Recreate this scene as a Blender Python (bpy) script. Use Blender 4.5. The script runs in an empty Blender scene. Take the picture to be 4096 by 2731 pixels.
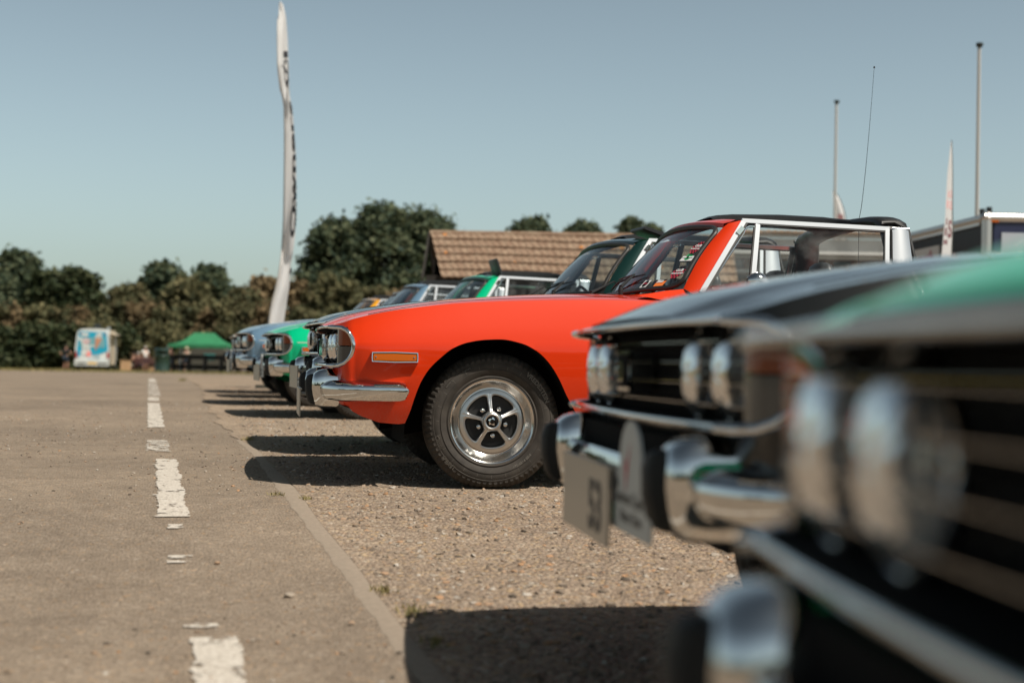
import bpy, math, random
import numpy as np
from mathutils import Vector, Matrix
random.seed(7); rng=np.random.default_rng(7)
S=bpy.context.scene; COL=S.collection
rad=math.radians
# ------------------------------------------------------------------ materials
MATS={}
def newmat(name):
    m=bpy.data.materials.new(name); m.use_nodes=True
    nt=m.node_tree; b=nt.nodes['Principled BSDF']; MATS[name]=m
    return m,nt,b
def node(nt,t,**k):
    n=nt.nodes.new(t)
    for a,v in k.items():
        if a.startswith('i_'): n.inputs[int(a[2:])].default_value=v
        else: setattr(n,a,v)
    return n
def simple(name,col,rough=.6,metal=0.,spec=.5,coat=0.,var=0.,vscale=8.,bump=0.,bscale=60.,trans=0.,alpha=None,emit=None):
    m,nt,b=newmat(name)
    b.inputs['Base Color'].default_value=(*col,1); b.inputs['Roughness'].default_value=rough
    b.inputs['Metallic'].default_value=metal; b.inputs['Specular IOR Level'].default_value=spec
    b.inputs['Coat Weight'].default_value=coat; b.inputs['Coat Roughness'].default_value=.04
    if trans: b.inputs['Transmission Weight'].default_value=trans
    if emit:
        b.inputs['Emission Color'].default_value=(*emit,1); b.inputs['Emission Strength'].default_value=1
    if var:
        tc=node(nt,'ShaderNodeTexCoord'); n=node(nt,'ShaderNodeTexNoise'); n.inputs['Scale'].default_value=vscale; n.inputs['Detail'].default_value=6
        nt.links.new(tc.outputs['Object'],n.inputs['Vector'])
        r=node(nt,'ShaderNodeValToRGB'); c=Vector(col)
        r.color_ramp.elements[0].position=.3; r.color_ramp.elements[1].position=.7
        r.color_ramp.elements[0].color=(*(c*(1-var)),1); r.color_ramp.elements[1].color=(*[min(1,x*(1+var)) for x in c],1)
        nt.links.new(n.outputs[0],r.inputs[0]); nt.links.new(r.outputs[0],b.inputs['Base Color'])
    if bump:
        tc=node(nt,'ShaderNodeTexCoord'); n=node(nt,'ShaderNodeTexNoise'); n.inputs['Scale'].default_value=bscale; n.inputs['Detail'].default_value=4
        nt.links.new(tc.outputs['Object'],n.inputs['Vector'])
        bp=node(nt,'ShaderNodeBump'); bp.inputs['Strength'].default_value=bump; bp.inputs['Distance'].default_value=.005
        nt.links.new(n.outputs[0],bp.inputs['Height']); nt.links.new(bp.outputs[0],b.inputs['Normal'])
    return m
def paint(name,col,rough=.32,flake=0.,coat=1.):
    m,nt,b=newmat(name)
    b.inputs['Base Color'].default_value=(*col,1); b.inputs['Roughness'].default_value=rough
    b.inputs['Specular IOR Level'].default_value=.15; b.inputs['Coat Weight'].default_value=coat; b.inputs['Coat Roughness'].default_value=.02; b.inputs['Coat IOR'].default_value=1.40
    b.inputs['Metallic'].default_value=flake
    tc=node(nt,'ShaderNodeTexCoord')
    # very slight panel waviness and road dust on the lower body
    n=node(nt,'ShaderNodeTexNoise'); n.inputs['Scale'].default_value=2.2; n.inputs['Detail'].default_value=1
    nt.links.new(tc.outputs['Object'],n.inputs['Vector'])
    bp=node(nt,'ShaderNodeBump'); bp.inputs['Strength'].default_value=.35; bp.inputs['Distance'].default_value=.006
    nt.links.new(n.outputs[0],bp.inputs['Height']); nt.links.new(bp.outputs[0],b.inputs['Coat Normal'])
    n2=node(nt,'ShaderNodeTexNoise'); n2.inputs['Scale'].default_value=420; n2.inputs['Detail'].default_value=3
    nt.links.new(tc.outputs['Object'],n2.inputs['Vector'])
    sx=node(nt,'ShaderNodeSeparateXYZ'); nt.links.new(tc.outputs['Object'],sx.inputs[0])
    mr=node(nt,'ShaderNodeMapRange'); mr.inputs['From Min'].default_value=.44; mr.inputs['From Max'].default_value=.29
    nt.links.new(sx.outputs['Z'],mr.inputs['Value'])
    r=node(nt,'ShaderNodeValToRGB'); r.color_ramp.elements[0].position=.5; r.color_ramp.elements[1].position=.72
    nt.links.new(n2.outputs[0],r.inputs[0])
    mu=node(nt,'ShaderNodeMath',operation='MULTIPLY'); mr.inputs['To Max'].default_value=.6; nt.links.new(r.outputs[0],mu.inputs[0]); nt.links.new(mr.outputs[0],mu.inputs[1])
    mx=node(nt,'ShaderNodeMix',data_type='RGBA'); mx.inputs[6].default_value=(*col,1); mx.inputs[7].default_value=(.30,.23,.16,1)
    nt.links.new(mu.outputs[0],mx.inputs[0]); nt.links.new(mx.outputs[2],b.inputs['Base Color'])
    return m
def glassmat(name,tint,refl=1.45,rough=0.,dust=0.):
    m=bpy.data.materials.new(name); m.use_nodes=True; nt=m.node_tree; nt.nodes.clear()
    o=node(nt,'ShaderNodeOutputMaterial'); t=node(nt,'ShaderNodeBsdfTransparent'); t.inputs[0].default_value=(*tint,1)
    g=node(nt,'ShaderNodeBsdfGlossy'); g.inputs['Roughness'].default_value=rough
    f=node(nt,'ShaderNodeFresnel'); f.inputs[0].default_value=refl
    mx=node(nt,'ShaderNodeMixShader')
    nt.links.new(f.outputs[0],mx.inputs[0]); nt.links.new(t.outputs[0],mx.inputs[1]); nt.links.new(g.outputs[0],mx.inputs[2])
    last=mx
    if dust:
        tc=node(nt,'ShaderNodeTexCoord'); n=node(nt,'ShaderNodeTexNoise'); n.inputs['Scale'].default_value=7; n.inputs['Detail'].default_value=8
        nt.links.new(tc.outputs['Object'],n.inputs['Vector'])
        r=node(nt,'ShaderNodeMapRange'); r.inputs['From Min'].default_value=.42; r.inputs['From Max'].default_value=.75; r.inputs['To Max'].default_value=dust
        nt.links.new(n.outputs[0],r.inputs['Value'])
        d=node(nt,'ShaderNodeBsdfDiffuse'); d.inputs[0].default_value=(.7,.72,.7,1)
        m2=node(nt,'ShaderNodeMixShader'); nt.links.new(r.outputs[0],m2.inputs[0]); nt.links.new(mx.outputs[0],m2.inputs[1]); nt.links.new(d.outputs[0],m2.inputs[2]); last=m2
    nt.links.new(last.outputs[0],o.inputs[0]); MATS[name]=m; return m
def metal(name,col,rough,spot=0.):
    m=simple(name,col,rough,1.)
    if spot:
        nt=m.node_tree; b=nt.nodes['Principled BSDF']; tc=node(nt,'ShaderNodeTexCoord'); n=node(nt,'ShaderNodeTexNoise'); n.inputs['Scale'].default_value=300; n.inputs['Detail'].default_value=2
        nt.links.new(tc.outputs['Object'],n.inputs['Vector'])
        r=node(nt,'ShaderNodeMapRange'); r.inputs['From Min'].default_value=.5; r.inputs['From Max'].default_value=.75; r.inputs['To Min'].default_value=rough; r.inputs['To Max'].default_value=rough+spot
        nt.links.new(n.outputs[0],r.inputs['Value']); nt.links.new(r.outputs[0],b.inputs['Roughness'])
    return m
P_ORANGE=paint('orange_paint',(.62,.030,.0),.55,coat=.8); P_BLACK=paint('black_paint',(.012,.013,.013)); P_DKGREEN=paint('dark_green_paint',(.008,.035,.03),.3,.3)
P_GREEN=paint('emerald_paint',(.0,.44,.20),coat=.6); P_BLUE=paint('light_blue_paint',(.16,.27,.38),.3,.3); P_RED=paint('dark_red_paint',(.12,.02,.02)); P_YEL=paint('yellow_paint',(.75,.33,.02))
CHROME=metal('chrome',(.66,.66,.65),.03,.14); STEEL=metal('polished_steel',(.62,.60,.57),.15,.1); ALU=metal('brushed_aluminium',(.66,.67,.68),.30); ALLOY=metal('alloy_silver',(.56,.55,.53),.3,.1); DKMETAL=simple('dark_metal',(.02,.02,.02),.5,.3)
RUBBER=simple('black_rubber',(.018,.018,.017),.6,spec=.3); SEAL=simple('rubber_seal',(.025,.024,.022),.45)
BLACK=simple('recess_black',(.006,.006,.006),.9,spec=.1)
TYRE=simple('tyre_rubber',(.040,.034,.028),.72,spec=.3,var=.35,vscale=14,bump=.25,bscale=220); TYRETXT=simple('tyre_letter',(.15,.135,.115),.8)
VINYL=simple('black_vinyl',(.014,.014,.014),.38,bump=.25,bscale=500); SEATM=simple('seat_vinyl',(.022,.024,.026),.45,bump=.2,bscale=30)
GLASS=glassmat('window_glass',(.95,.98,.98),1.45,0,.10); SCREEN=glassmat('screen_glass',(.66,.76,.77),2.05,0,.04); PLASTICWIN=glassmat('clear_plastic',(.35,.37,.37),1.45,.08,.35)
LENS=glassmat('lamp_glass',(.80,.80,.78),1.25,.04,.30)
AMBER=simple('amber_lens',(.42,.085,.0),.25,trans=0,coat=.15,spec=.2); AMBERDK=simple('amber_lens_dark',(.22,.05,.015),.2,coat=.6); CLEARL=simple('clear_ribbed_lens',(.11,.10,.09),.2,.3,coat=.4)
PLATE=simple('plate_silver',(.42,.38,.32),.35,.3); PLATETXT=simple('plate_black',(.02,.02,.02),.5); WHITE=simple('white_enamel',(.72,.73,.72),.45); RED=simple('red_mark',(.45,.03,.06),.5); GREENM=simple('green_mark',(.03,.35,.12),.5)
RALLY=simple('rally_plate_grey',(.42,.44,.43),.5); WHITESTRIPE=simple('pin_stripe_paint',(.42,.40,.34),.4); ORANGEM=simple('orange_print',(.85,.2,.03),.5); PINK=simple('pink_print',(.8,.28,.26),.6)
TAIL=simple('tail_lens_red',(.4,.01,.01),.2,coat=.6)
# ------------------------------------------------------------------ mesh builder
class MB:
    def __init__(s): s.v=[]; s.f=[]; s.m=[]
    def add(s,v,f,mi=0):
        o=len(s.v); s.v+= [tuple(map(float,p)) for p in v]; s.f+=[tuple(i+o for i in q) for q in f]; s.m+=[mi]*len(f); return s
    def grid(s,P,cu=False,cv=False,mi=0,flip=False):
        nu=len(P); nv=len(P[0]); v=[p for r in P for p in r]; f=[]
        for i in range(nu if cu else nu-1):
            for j in range(nv if cv else nv-1):
                a=i*nv+j; b=((i+1)%nu)*nv+j; c=((i+1)%nu)*nv+(j+1)%nv; d=i*nv+(j+1)%nv
                f.append((a,d,c,b) if flip else (a,b,c,d))
        return s.add(v,f,mi)
    def box(s,c,d,rot=None,mi=0):
        v=[]
        for x in(-.5,.5):
            for y in(-.5,.5):
                for z in(-.5,.5):
                    p=Vector((x*d[0],y*d[1],z*d[2]))
                    if rot is not None: p=rot@p
                    v.append(p+Vector(c))
        return s.add(v,[(0,1,3,2),(4,6,7,5),(0,4,5,1),(2,3,7,6),(0,2,6,4),(1,5,7,3)],mi)
    def tube(s,path,r,n=10,closed=False,mi=0,cap=True,up=None,ry=None):
        path=[Vector(p) for p in path]; N=len(path); R=r if hasattr(r,'__len__') else [r]*N
        RY=ry if hasattr(ry,'__len__') else ([ry]*N if ry else R)
        rings=[]; pn=None
        for i,p in enumerate(path):
            a=path[(i-1)%N] if (i>0 or closed) else p; b=path[(i+1)%N] if (i<N-1 or closed) else p
            t=(b-a).normalized()
            if pn is None:
                u0=Vector(up) if up else (Vector((0,0,1)) if abs(t.z)<.9 else Vector((1,0,0)))
            else: u0=Vector(up) if up else pn
            nrm=(u0-t*u0.dot(t)); 
            if nrm.length<1e-6: nrm=pn
            nrm=nrm.normalized(); pn=nrm; bn=t.cross(nrm)
            rings.append([p+nrm*(RY[i]*math.cos(2*math.pi*k/n))+bn*(R[i]*math.sin(2*math.pi*k/n)) for k in range(n)])
        s.grid(rings,cu=closed,cv=True,mi=mi)
        if cap and not closed:
            o=len(s.v)-N*n; s.f.append(tuple(o+k for k in range(n))[::-1]); s.m.append(mi); s.f.append(tuple(o+(N-1)*n+k for k in range(n))); s.m.append(mi)
        return s
    def bar(s,p,q,w,t,nrm,mi=0):
        p=Vector(p);q=Vector(q);d=(q-p).normalized();n=Vector(nrm);n=(n-d*n.dot(d)).normalized();b=d.cross(n)
        v=[]
        for e in(p,q):
            for x,y in((-1,-1),(1,-1),(1,1),(-1,1)): v.append(e+b*(x*w/2)+n*(y*t/2))
        return s.add(v,[(3,2,1,0),(4,5,6,7),(0,1,5,4),(1,2,6,5),(2,3,7,6),(3,0,4,7)],mi)
    def lathe(s,prof,n,c=(0,0,0),axis='y',mi=0,fn=None):
        rows=[]
        for k in range(n):
            a=2*math.pi*k/n; row=[]
            for i,(r,h) in enumerate(prof):
                if fn: r=fn(r,h,a,i)
                x,z=r*math.cos(a),r*math.sin(a)
                row.append((c[0]+x,c[1]+h,c[2]+z) if axis=='y' else ((c[0]+h,c[1]+x,c[2]+z) if axis=='x' else (c[0]+x,c[1]+z,c[2]+h)))
            rows.append(row)
        return s.grid(rows,cu=True,mi=mi,flip=(axis!='x'))
    def prism(s,poly,h0,h1,fr,mi=0):
        # poly 2D ccw, fr(u,v,h)->xyz
        n=len(poly); v=[fr(u,w,h0) for u,w in poly]+[fr(u,w,h1) for u,w in poly]
        f=[tuple(range(n))[::-1],tuple(range(n,2*n))]+[(i,(i+1)%n,n+(i+1)%n,n+i) for i in range(n)]
        return s.add(v,f,mi)
    def disc(s,c,r,n,fr,mi=0,rz=None):
        poly=[(c[0]+r*math.cos(2*math.pi*k/n),c[1]+(rz or r)*math.sin(2*math.pi*k/n)) for k in range(n)]
        return s.add([fr(u,w) for u,w in poly],[tuple(range(n))],mi)
    def build(s,name,mats,parent=None,smooth=True,angle=35,merge=0,mirror=False):
        me=bpy.data.meshes.new(name)
        v,f,mm=s.v,s.f,s.m
        if mirror:
            o=len(v); v=v+[(x,-y,z) for x,y,z in v]; f=f+[tuple(i+o for i in q[::-1]) for q in f]; mm=mm+mm
        me.from_pydata(v,[],f)
        if not isinstance(mats,(list,tuple)): mats=[mats]
        for m in mats: me.materials.append(m)
        if len(mats)>1: me.polygons.foreach_set('material_index',mm)
        if merge:
            import bmesh
            bm=bmesh.new(); bm.from_mesh(me); bmesh.ops.remove_doubles(bm,verts=bm.verts,dist=merge)
            bmesh.ops.dissolve_degenerate(bm,edges=bm.edges,dist=merge*.5)
            bmesh.ops.recalc_face_normals(bm,faces=bm.faces); bm.to_mesh(me); bm.free()
        me.update()
        if smooth:
            me.shade_smooth(); me.set_sharp_from_angle(angle=rad(angle))
        o=bpy.data.objects.new(name,me); COL.objects.link(o)
        if parent: o.parent=parent
        return o
def textmesh(txt,size=1.,ext=0.,align='CENTER',bold=0.):
    c=bpy.data.curves.new('txt','FONT'); c.body=txt; c.size=size; c.extrude=ext; c.align_x=align; c.offset=bold; c.resolution_u=3
    o=bpy.data.objects.new('txt',c); COL.objects.link(o)
    dg=bpy.context.evaluated_depsgraph_get(); me=bpy.data.meshes.new_from_object(o.evaluated_get(dg))
    v=[tuple(p.co) for p in me.vertices]; f=[tuple(p.vertices) for p in me.polygons]
    bpy.data.objects.remove(o); bpy.data.curves.remove(c); bpy.data.meshes.remove(me)
    return v,f
def addtext(mb,txt,size,fr,ext=0.,mi=0,align='CENTER',bold=0.):
    v,f=textmesh(txt,size,ext,align,bold); mb.add([fr(*p) for p in v],f,mi)
def thing(name,label,cat,loc=(0,0,0),rz=0,group=None):
    o=bpy.data.objects.new(name,None); COL.objects.link(o); o.location=loc; o.rotation_euler=(0,0,rz); o.empty_display_size=.1
    o['label']=label; o['category']=cat
    if group: o['group']=group
    return o
def tag(o,label=None,cat=None,group=None,kind=None):
    if label:o['label']=label
    if cat:o['category']=cat
    if group:o['group']=group
    if kind:o['kind']=kind
    return o
def ip(x,xs,ys): return float(np.interp(x,xs,ys))
_pc={}
def sp(x,xs,ys):   # monotone cubic through the points
    k=id(xs)
    if k not in _pc:
        X=np.array(xs,float);Y=np.array(ys,float);h=np.diff(X);d=np.diff(Y)/h;m=np.zeros(len(X));m[0]=d[0];m[-1]=d[-1]
        for i in range(1,len(X)-1):
            if d[i-1]*d[i]>0: w1=2*h[i]+h[i-1];w2=h[i]+2*h[i-1]; m[i]=(w1+w2)/(w1/d[i-1]+w2/d[i])
        _pc[k]=(X,Y,m,h,xs)
    X,Y,m,h,_=_pc[k]
    if x<=X[0]: return float(Y[0])
    if x>=X[-1]: return float(Y[-1])
    i=int(np.searchsorted(X,x))-1; i=max(0,min(i,len(h)-1)); t=(x-X[i])/h[i]
    return float((1+2*t)*(1-t)**2*Y[i]+t*(1-t)**2*h[i]*m[i]+t*t*(3-2*t)*Y[i+1]+t*t*(t-1)*h[i]*m[i+1])
def copy_tree(o,parent=None):
    c=o.copy(); COL.objects.link(c); c.parent=parent
    for ch in list(o.children): copy_tree(ch,c)
    return c
# ------------------------------------------------------------------ camera
PHI=rad(14.35); ROLL=rad(1.1); FPX=3270.; CH=.575; PIT=math.atan(50/FPX)
F=Vector((math.sin(PHI)*math.cos(PIT),math.cos(PHI)*math.cos(PIT),math.sin(PIT)))
R0=Vector((math.cos(PHI),-math.sin(PHI),0)); U0=R0.cross(F)
RR=R0*math.cos(ROLL)+U0*math.sin(ROLL); UU=RR.cross(F)
cam=bpy.data.cameras.new('camera'); co=bpy.data.objects.new('camera',cam); COL.objects.link(co)
co.matrix_world=Matrix(((RR.x,UU.x,-F.x,0),(RR.y,UU.y,-F.y,0),(RR.z,UU.z,-F.z,CH),(0,0,0,1)))
cam.sensor_width=36; cam.lens=36*FPX/2352; cam.clip_start=.02; cam.clip_end=5000
cam.dof.use_dof=True; cam.dof.focus_distance=6.75; cam.dof.aperture_fstop=2.2
S.camera=co
def at(px,py,d):   # surveyed point: photo pixel and distance -> place in the world
    return Vector((0,0,CH))+(F+RR*((px-1176)/FPX)-UU*((py-784)/FPX))*d
GY=[-5,.5,2.8,4.2,6,7,9.8,13,16,24,55,80,94,4000]; GZ=[-.26,-.24,-.16,-.12,-.02,0,.03,.06,.08,.10,-.22,-.32,-.50,-.50]
def gz(y): return float(np.interp(y,GY,GZ))
def spot(px,d):
    p=at(px,834,d); return Vector((p.x,p.y,gz(p.y)))
# ------------------------------------------------------------------ car
SX=dict(
 zt=([-3.45,-3.2,-2.6,-1.0,-.652,-.414,-.148,.114,.341,.565,.663,.725,.779],[.83,.88,.915,.936,.938,.931,.915,.890,.859,.818,.793,.768,.742]),
 zc=([-3.45,-3.2,-2.6,-1.5,-.621,-.127,.131,.385,.573,.697,.779],[.78,.83,.865,.877,.879,.864,.848,.818,.782,.749,.732]),
 w=([-3.45,-3.2,-2.6,-.2,.1,.25,.4,.5,.6,.64,.67,.70,.72,.748,.776],[.70,.765,.80,.806,.8055,.803,.796,.786,.765,.749,.734,.713,.694,.668,.632]))
def zt(x): return sp(x,*SX['zt'])
def zc(x): return sp(x,*SX['zc'])
def ww(x): return sp(x,*SX['w'])
TUCK=([.15,.29,.35,.40,.45,.50,.55,.60,.64],[.12,.072,.048,.032,.020,.011,.005,.0015,0])
def ys(x,z):
    k=min(1,max(0,(x-.50)/.20)); k=k*k*(3-2*k); return ww(x)-sp(z,*TUCK)*(1+1.1*k)
ARCH=[(.403,.293),(.383,.348),(.366,.41),(.342,.479),(.305,.542),(.262,.587),(.199,.638),(.137,.664),(.054,.679),(-.022,.683),(-.119,.666),(-.197,.626),(-.249,.576),(-.296,.507),(-.336,.431),(-.383,.355),(-.405,.32)]
AX=[p[0] for p in ARCH][::-1]; AZ=[p[1] for p in ARCH][::-1]
SILL=.32
def zb(x):
    if -.405<=x<=.403: return sp(x,AX,AZ)
    xr=x+2.54
    if -.405<=xr<=.405: return max(.32,sp(xr,AX,AZ)-.03)
    if x>.403: return ip(x,[.403,.432,.519,.6,.666,.74],[.293,.288,.294,.321,.358,.385])
    return SILL if x>-2.2 else .33
NB=6; ZL=list(np.linspace(.64,.28,17))
def rowz(x): # z rows from under crease to bottom
    z0=zc(x)-.016
    return list(np.linspace(z0,.64,NB+1))+ZL[1:]
def yside(x,z):
    w=ww(x); c=zc(x)-.016
    if z>=.64:
        t=(z-.64)/max(1e-4,c-.64); return w-ip(t,[0,.35,.7,1],[0,.018,.045,.072])
    return ys(x,z)
ARC_T=([.641,.65,.667,.695,.70],[.647,.675,.70,.722,.7235]); ARC_B=([.641,.643,.65,.665,.68,.705,.76],[.647,.62,.60,.578,.562,.549,.551])
def lipshift(x,y):
    b=min(1,max(0,(x-.64)/.12)); b=b*b*(3-2*b); return .034*(min(abs(y),.70)/.66)**2*b
def body():
    mb=MB()
    xs=sorted(set([round(v,4) for v in list(np.arange(-3.45,-.72,.05))+list(np.arange(-3.0,-2.1,.02))+list(np.arange(-.72,.64,.0125))+[a for a in AX]+[a-2.54 for a in AX]+[-.4045,-.395,-.39,.395,.40,.39,.4025,.375,.36,.64]]))
    def top(x,full):
        w=ww(x); t=zt(x); c=zc(x); k=min(1,max(.15,(.79-x)/.25))
        yc=w-.080; T_=[.0,.2,.4,.55,.64,.70,.78,.87,.95,1.]
        if full: out=[(yc*q,c+.003*(q<1)+(t-c-.003)*(1-q**1.9)-(.006*max(0,min(1,(q-.64)/.06)) if x>.2 and q<.99 else 0)*min(1,max(0,(x-.2)/.3))) for q in T_]
        else: out=[(w-.17,c-.06)]*6+[(w-.17,c+.012),(w-.14,c+.010),(w-.11,c+.007),(yc,c)]
        return out
    cols=[]
    for x in xs:
        full = (x>-.70) or (x<-2.18)
        col=[(x,y,z) for y,z in top(x,full)]
        b=zb(x)
        for z in rowz(x):
            zz=max(z,b); col.append((x,yside(x,zz),zz))
        cols.append(col)
    mb.grid(cols)
    # front: upper shell to the lip
    fx=[.64,.645,.65,.66,.67,.685,.70,.715,.73,.745,.76,.776]
    cols=[]
    for x in fx:
        col=[(x,y,z) for y,z in top(x,True)]
        zl=ip(x,*ARC_T) if x>.6411 else .64
        for z in rowz(x)[:NB+1]:
            zz=max(z,zl); col.append((x,yside(x,zz),zz))
        # turned edge
        cols.append(col)
    cols=[[(p[0]-lipshift(p[0],p[1]),p[1],p[2]) for p in c] for c in cols]
    mb.grid(cols)
    # front: lower shell round the nose
    XF=([.28,.33,.385,.42,.47,.52,.56,.66],[.50,.66,.742,.738,.722,.735,.748,.75])
    cols=[]
    for k in range(25):
        t=k/24
        col=[]
        for z in ZL:
            xf=ip(z,*XF); xf=max(xf,.66)
            x=.64+(xf-.64)*math.sin(t*math.pi/2)**.9
            q=(x-.64)/(xf-.64); y=ys(.64,z)*(max(0,1-q**3))**(1/3.)
            xn=.64+.1*math.sin(t*math.pi/2)**.9
            hi=ip(x,*ARC_B) if k>0 else .64
            hi=min(hi,.64); lo=zb(xn)+.0*(1-t)
            zz=min(max(z,lo),hi)
            col.append((x,y,zz))
        cols.append(col)
    mb.grid(cols)
    # tail panel
    x=-3.45; w=ww(x)
    ring=[(x,y,z) for y,z in top(x,True)]+[(x,yside(x,max(z,.33)),max(z,.33)) for z in rowz(x)]
    mb.grid([ring,[(x-.02,p[1]*.97,p[2]-.01) for p in ring],[(x-.01,0,p[2]-.01) for p in ring]])
    return mb
def wheel_well(cx,h):
    mb=MB(); o=[(x*1.0,z) for x,z in ARCH]; o=[(.41,.2)]+o+[(-.41,.2)]
    mb.grid([[(cx+x,ys(cx+x,max(z,.3))-.004,z-h) for x,z in o],[(cx+x,ys(cx+x,max(z,.3))-.03,z-h) for x,z in o],[(cx+x*1.05,.36,z-h+.01) for x,z in o],[(cx,.36,.3) for x,z in o]])
    return mb
def tyre_mesh():
    mb=MB()
    prof=[(.190,-.020),(.198,-.012),(.205,-.006),(.212,-.010),(.222,-.004),(.236,.0015),(.2395,.0022),(.241,-.0010),(.252,.0),(.264,-.0015),(.2705,-.0045),(.273,-.0028),(.284,-.008),(.289,-.007),(.297,-.014),(.305,-.022),(.311,-.029),(.314,-.036),(.316,-.048),(.3165,-.052),(.317,-.06),(.3172,-.072),(.3174,-.0875)]
    full=prof+[(r,-.175-h) for r,h in prof[::-1][1:]]
    n=420
    def fn(r,h,a,i):
        j=i if i<len(prof) else 2*len(prof)-2-i
        k=a*140/(2*math.pi)
        if j in(13,14,15,16): 
            if (k+ (.5 if i>=len(prof) else 0))%2<.75: r-=.0055
        if j in(17,18): r-=.006 if (math.sin(k*math.pi*.5)>0)==(j==17) else 0
        if j in (20,): r-=.005
        return r
    mb.lathe(full,n,fn=fn)
    # flatten at the contact patch
    v=[]
    for x,y,z in mb.v:
        if z<-.304: y+= (.006 if y>-.0875 else -.006)*min(1,(-.304-z)/.01); z=-.304-(z+.304)*.02
        v.append((x,y,z))
    mb.v=v; return mb
def rim_mesh():
    mb=MB(); a0=.0
    # barrel / trim ring
    R1=[(.147,-.056),(.150,-.052),(.154,-.0525),(.158,-.050),(.163,-.045),(.170,-.037),(.177,-.029),(.183,-.0215),(.188,-.016),(.192,-.0125),(.1955,-.0115),(.197,-.0135),(.199,-.0105),(.2012,-.0105),(.2022,-.013),(.2022,-.022)]
    mb.lathe(R1,120,mi=1)
    # alloy face: five sectors each with a window
    def H(r): return ip(r,[.028,.043,.052,.10,.125,.147],[-.018,-.018,-.026,-.040,-.043,-.050])
    n=72
    for s_ in range(5):
        ac=rad(84.6+36+72*s_)
        win=[]; bnd=[]
        rc=.084
        # window as rounded trapezoid
        base=[(.047,-.0115),(.047,.0115),(.100,.058),(.118,.034),(.123,.0),(.118,-.034),(.100,-.058)]
        base=[(.0500,-.0250),(.0465,-.014),(.0455,0),(.0465,.014),(.0500,.0250),(.0862,.0490),(.100,.0555),(.112,.046),(.119,.024),(.121,0),(.119,-.024),(.112,-.046),(.100,-.0555),(.0862,-.0490)]
        m=len(base)
        def cr(t):
            i=int(t)%m; u=t-int(t); p=[base[(i+q-1)%m] for q in range(4)]
            return [.5*((2*p[1][d])+(-p[0][d]+p[2][d])*u+(2*p[0][d]-5*p[1][d]+4*p[2][d]-p[3][d])*u*u+(-p[0][d]+3*p[1][d]-3*p[2][d]+p[3][d])*u**3) for d in(0,1)]
        for k in range(n):
            x,y=cr(m*k/n); win.append((x,y))
            dx,dy=x-rc,y; L=math.hypot(dx,dy); dx/=L;dy/=L
            # ray to the sector boundary
            best=9
            for t in np.linspace(.001,.12,240):
                X=rc+dx*t;Y=dy*t; r=math.hypot(X,Y); th=math.atan2(Y,X)
                if r<.043 or r>.147 or abs(th)>rad(36): best=t;break
            bnd.append((rc+dx*best,dy*best))
        rings=[]
        for q,(f,dz) in enumerate([(0,-.03),(0,-.006),(.08,-.0015),(.2,0),(.6,.0012),(1,.0)]):
            row=[]
            for (x,y),(X,Y) in zip(win,bnd):
                px=x+(X-x)*f; py=y+(Y-y)*f; r=math.hypot(px,py)
                ca,sa=math.cos(ac),math.sin(ac)
                row.append((px*ca-py*sa,H(r)+dz,px*sa+py*ca))
            rings.append(row)
        mb.grid(rings,cv=True,mi=0)
    mb.lathe([(.043,-.018),(.040,-.010),(.034,-.007),(.0285,-.009),(.0275,-.016)],60,mi=0)
    mb.lathe([(.147,-.050),(.149,-.055)],90,mi=0)
    # inner side drum and brake disc
    mb.lathe([(.0,-.075),(.145,-.075),(.15,-.05)],60,mi=2); mb.lathe([(.1,-.066),(.116,-.066)],60,mi=3)
    return mb
def hub_bits():
    mb=MB()
    mb.lathe([(.0,-.0035),(.010,-.0045),(.020,-.006),(.0245,-.009),(.0268,-.013),(.0268,-.018)],48,mi=0)
    fr=lambda u,w,h=0:(u,ip(math.hypot(u,w),[0,.010,.020,.0245],[-.0035,-.0045,-.006,-.009])+.0012,w)
    # swirl emblem
    mb.disc((0,0),.0085,24,lambda u,w:(u,-.0022,w),1)
    for k in range(5):
        a0=2*math.pi*k/5; poly=[]
        for t in np.linspace(0,1,8): a=a0+t*1.25; r=.0105+.001*t; poly.append((r*math.cos(a),r*math.sin(a)))
        for t in np.linspace(1,0,8): a=a0+.35+t*.9; r=.0205-.007*t; poly.append((r*math.cos(a),r*math.sin(a)))
        mb.add([fr(u,w,.0006) for u,w in poly],[tuple(range(len(poly)))],1)
    return mb
def nuts():
    mb=MB()
    if 1:
        c=(0,0,0)
        mb.lathe([(.0,-.024),(.005,-.0245),(.0095,-.027),(.0115,-.032),(.0125,-.045),(.0125,-.07)],12,c)
    return mb
def tyre_text():
    mb=MB()
    def put(txt,size,r,a_c,bottom=False,bold=0,h=.0012):
        v,f=textmesh(txt,size,.0006,'CENTER',bold)
        out=[]
        for x,y,z in v:
            if not bottom: a=a_c+x/r; q=r+y
            else: a=a_c-x/r; q=r-y
            yy=ip(q,[.205,.212,.222,.232,.252,.262,.270,.284,.297],[-.006,-.010,-.006,0,.001,0,-.004,-.008,-.014])
            out.append((q*math.cos(a),yy+.0012+z,q*math.sin(a)))
        mb.add(out,f)
    put('VREDESTEIN',.029,.262,rad(143),bold=.0009)
    put('SPRINT',.026,.285,rad(-44),True,.0007); put('Classic',.024,.272,rad(-22),True)
    put('175HR14 88H',.018,.240,rad(232),True); put('TUBELESS',.010,.262,rad(62)); put('RADIAL X',.010,.262,rad(40))
    for k in range(24):
        a=2*math.pi*k/24; mb.add([(r*math.cos(a+s),y+.0009,r*math.sin(a+s)) for r,y,s in((.246,.0005,-.002),(.262,0,-.002),(.262,0,.002),(.246,.0005,.002))],[(0,1,2,3)])
    return mb
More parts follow.
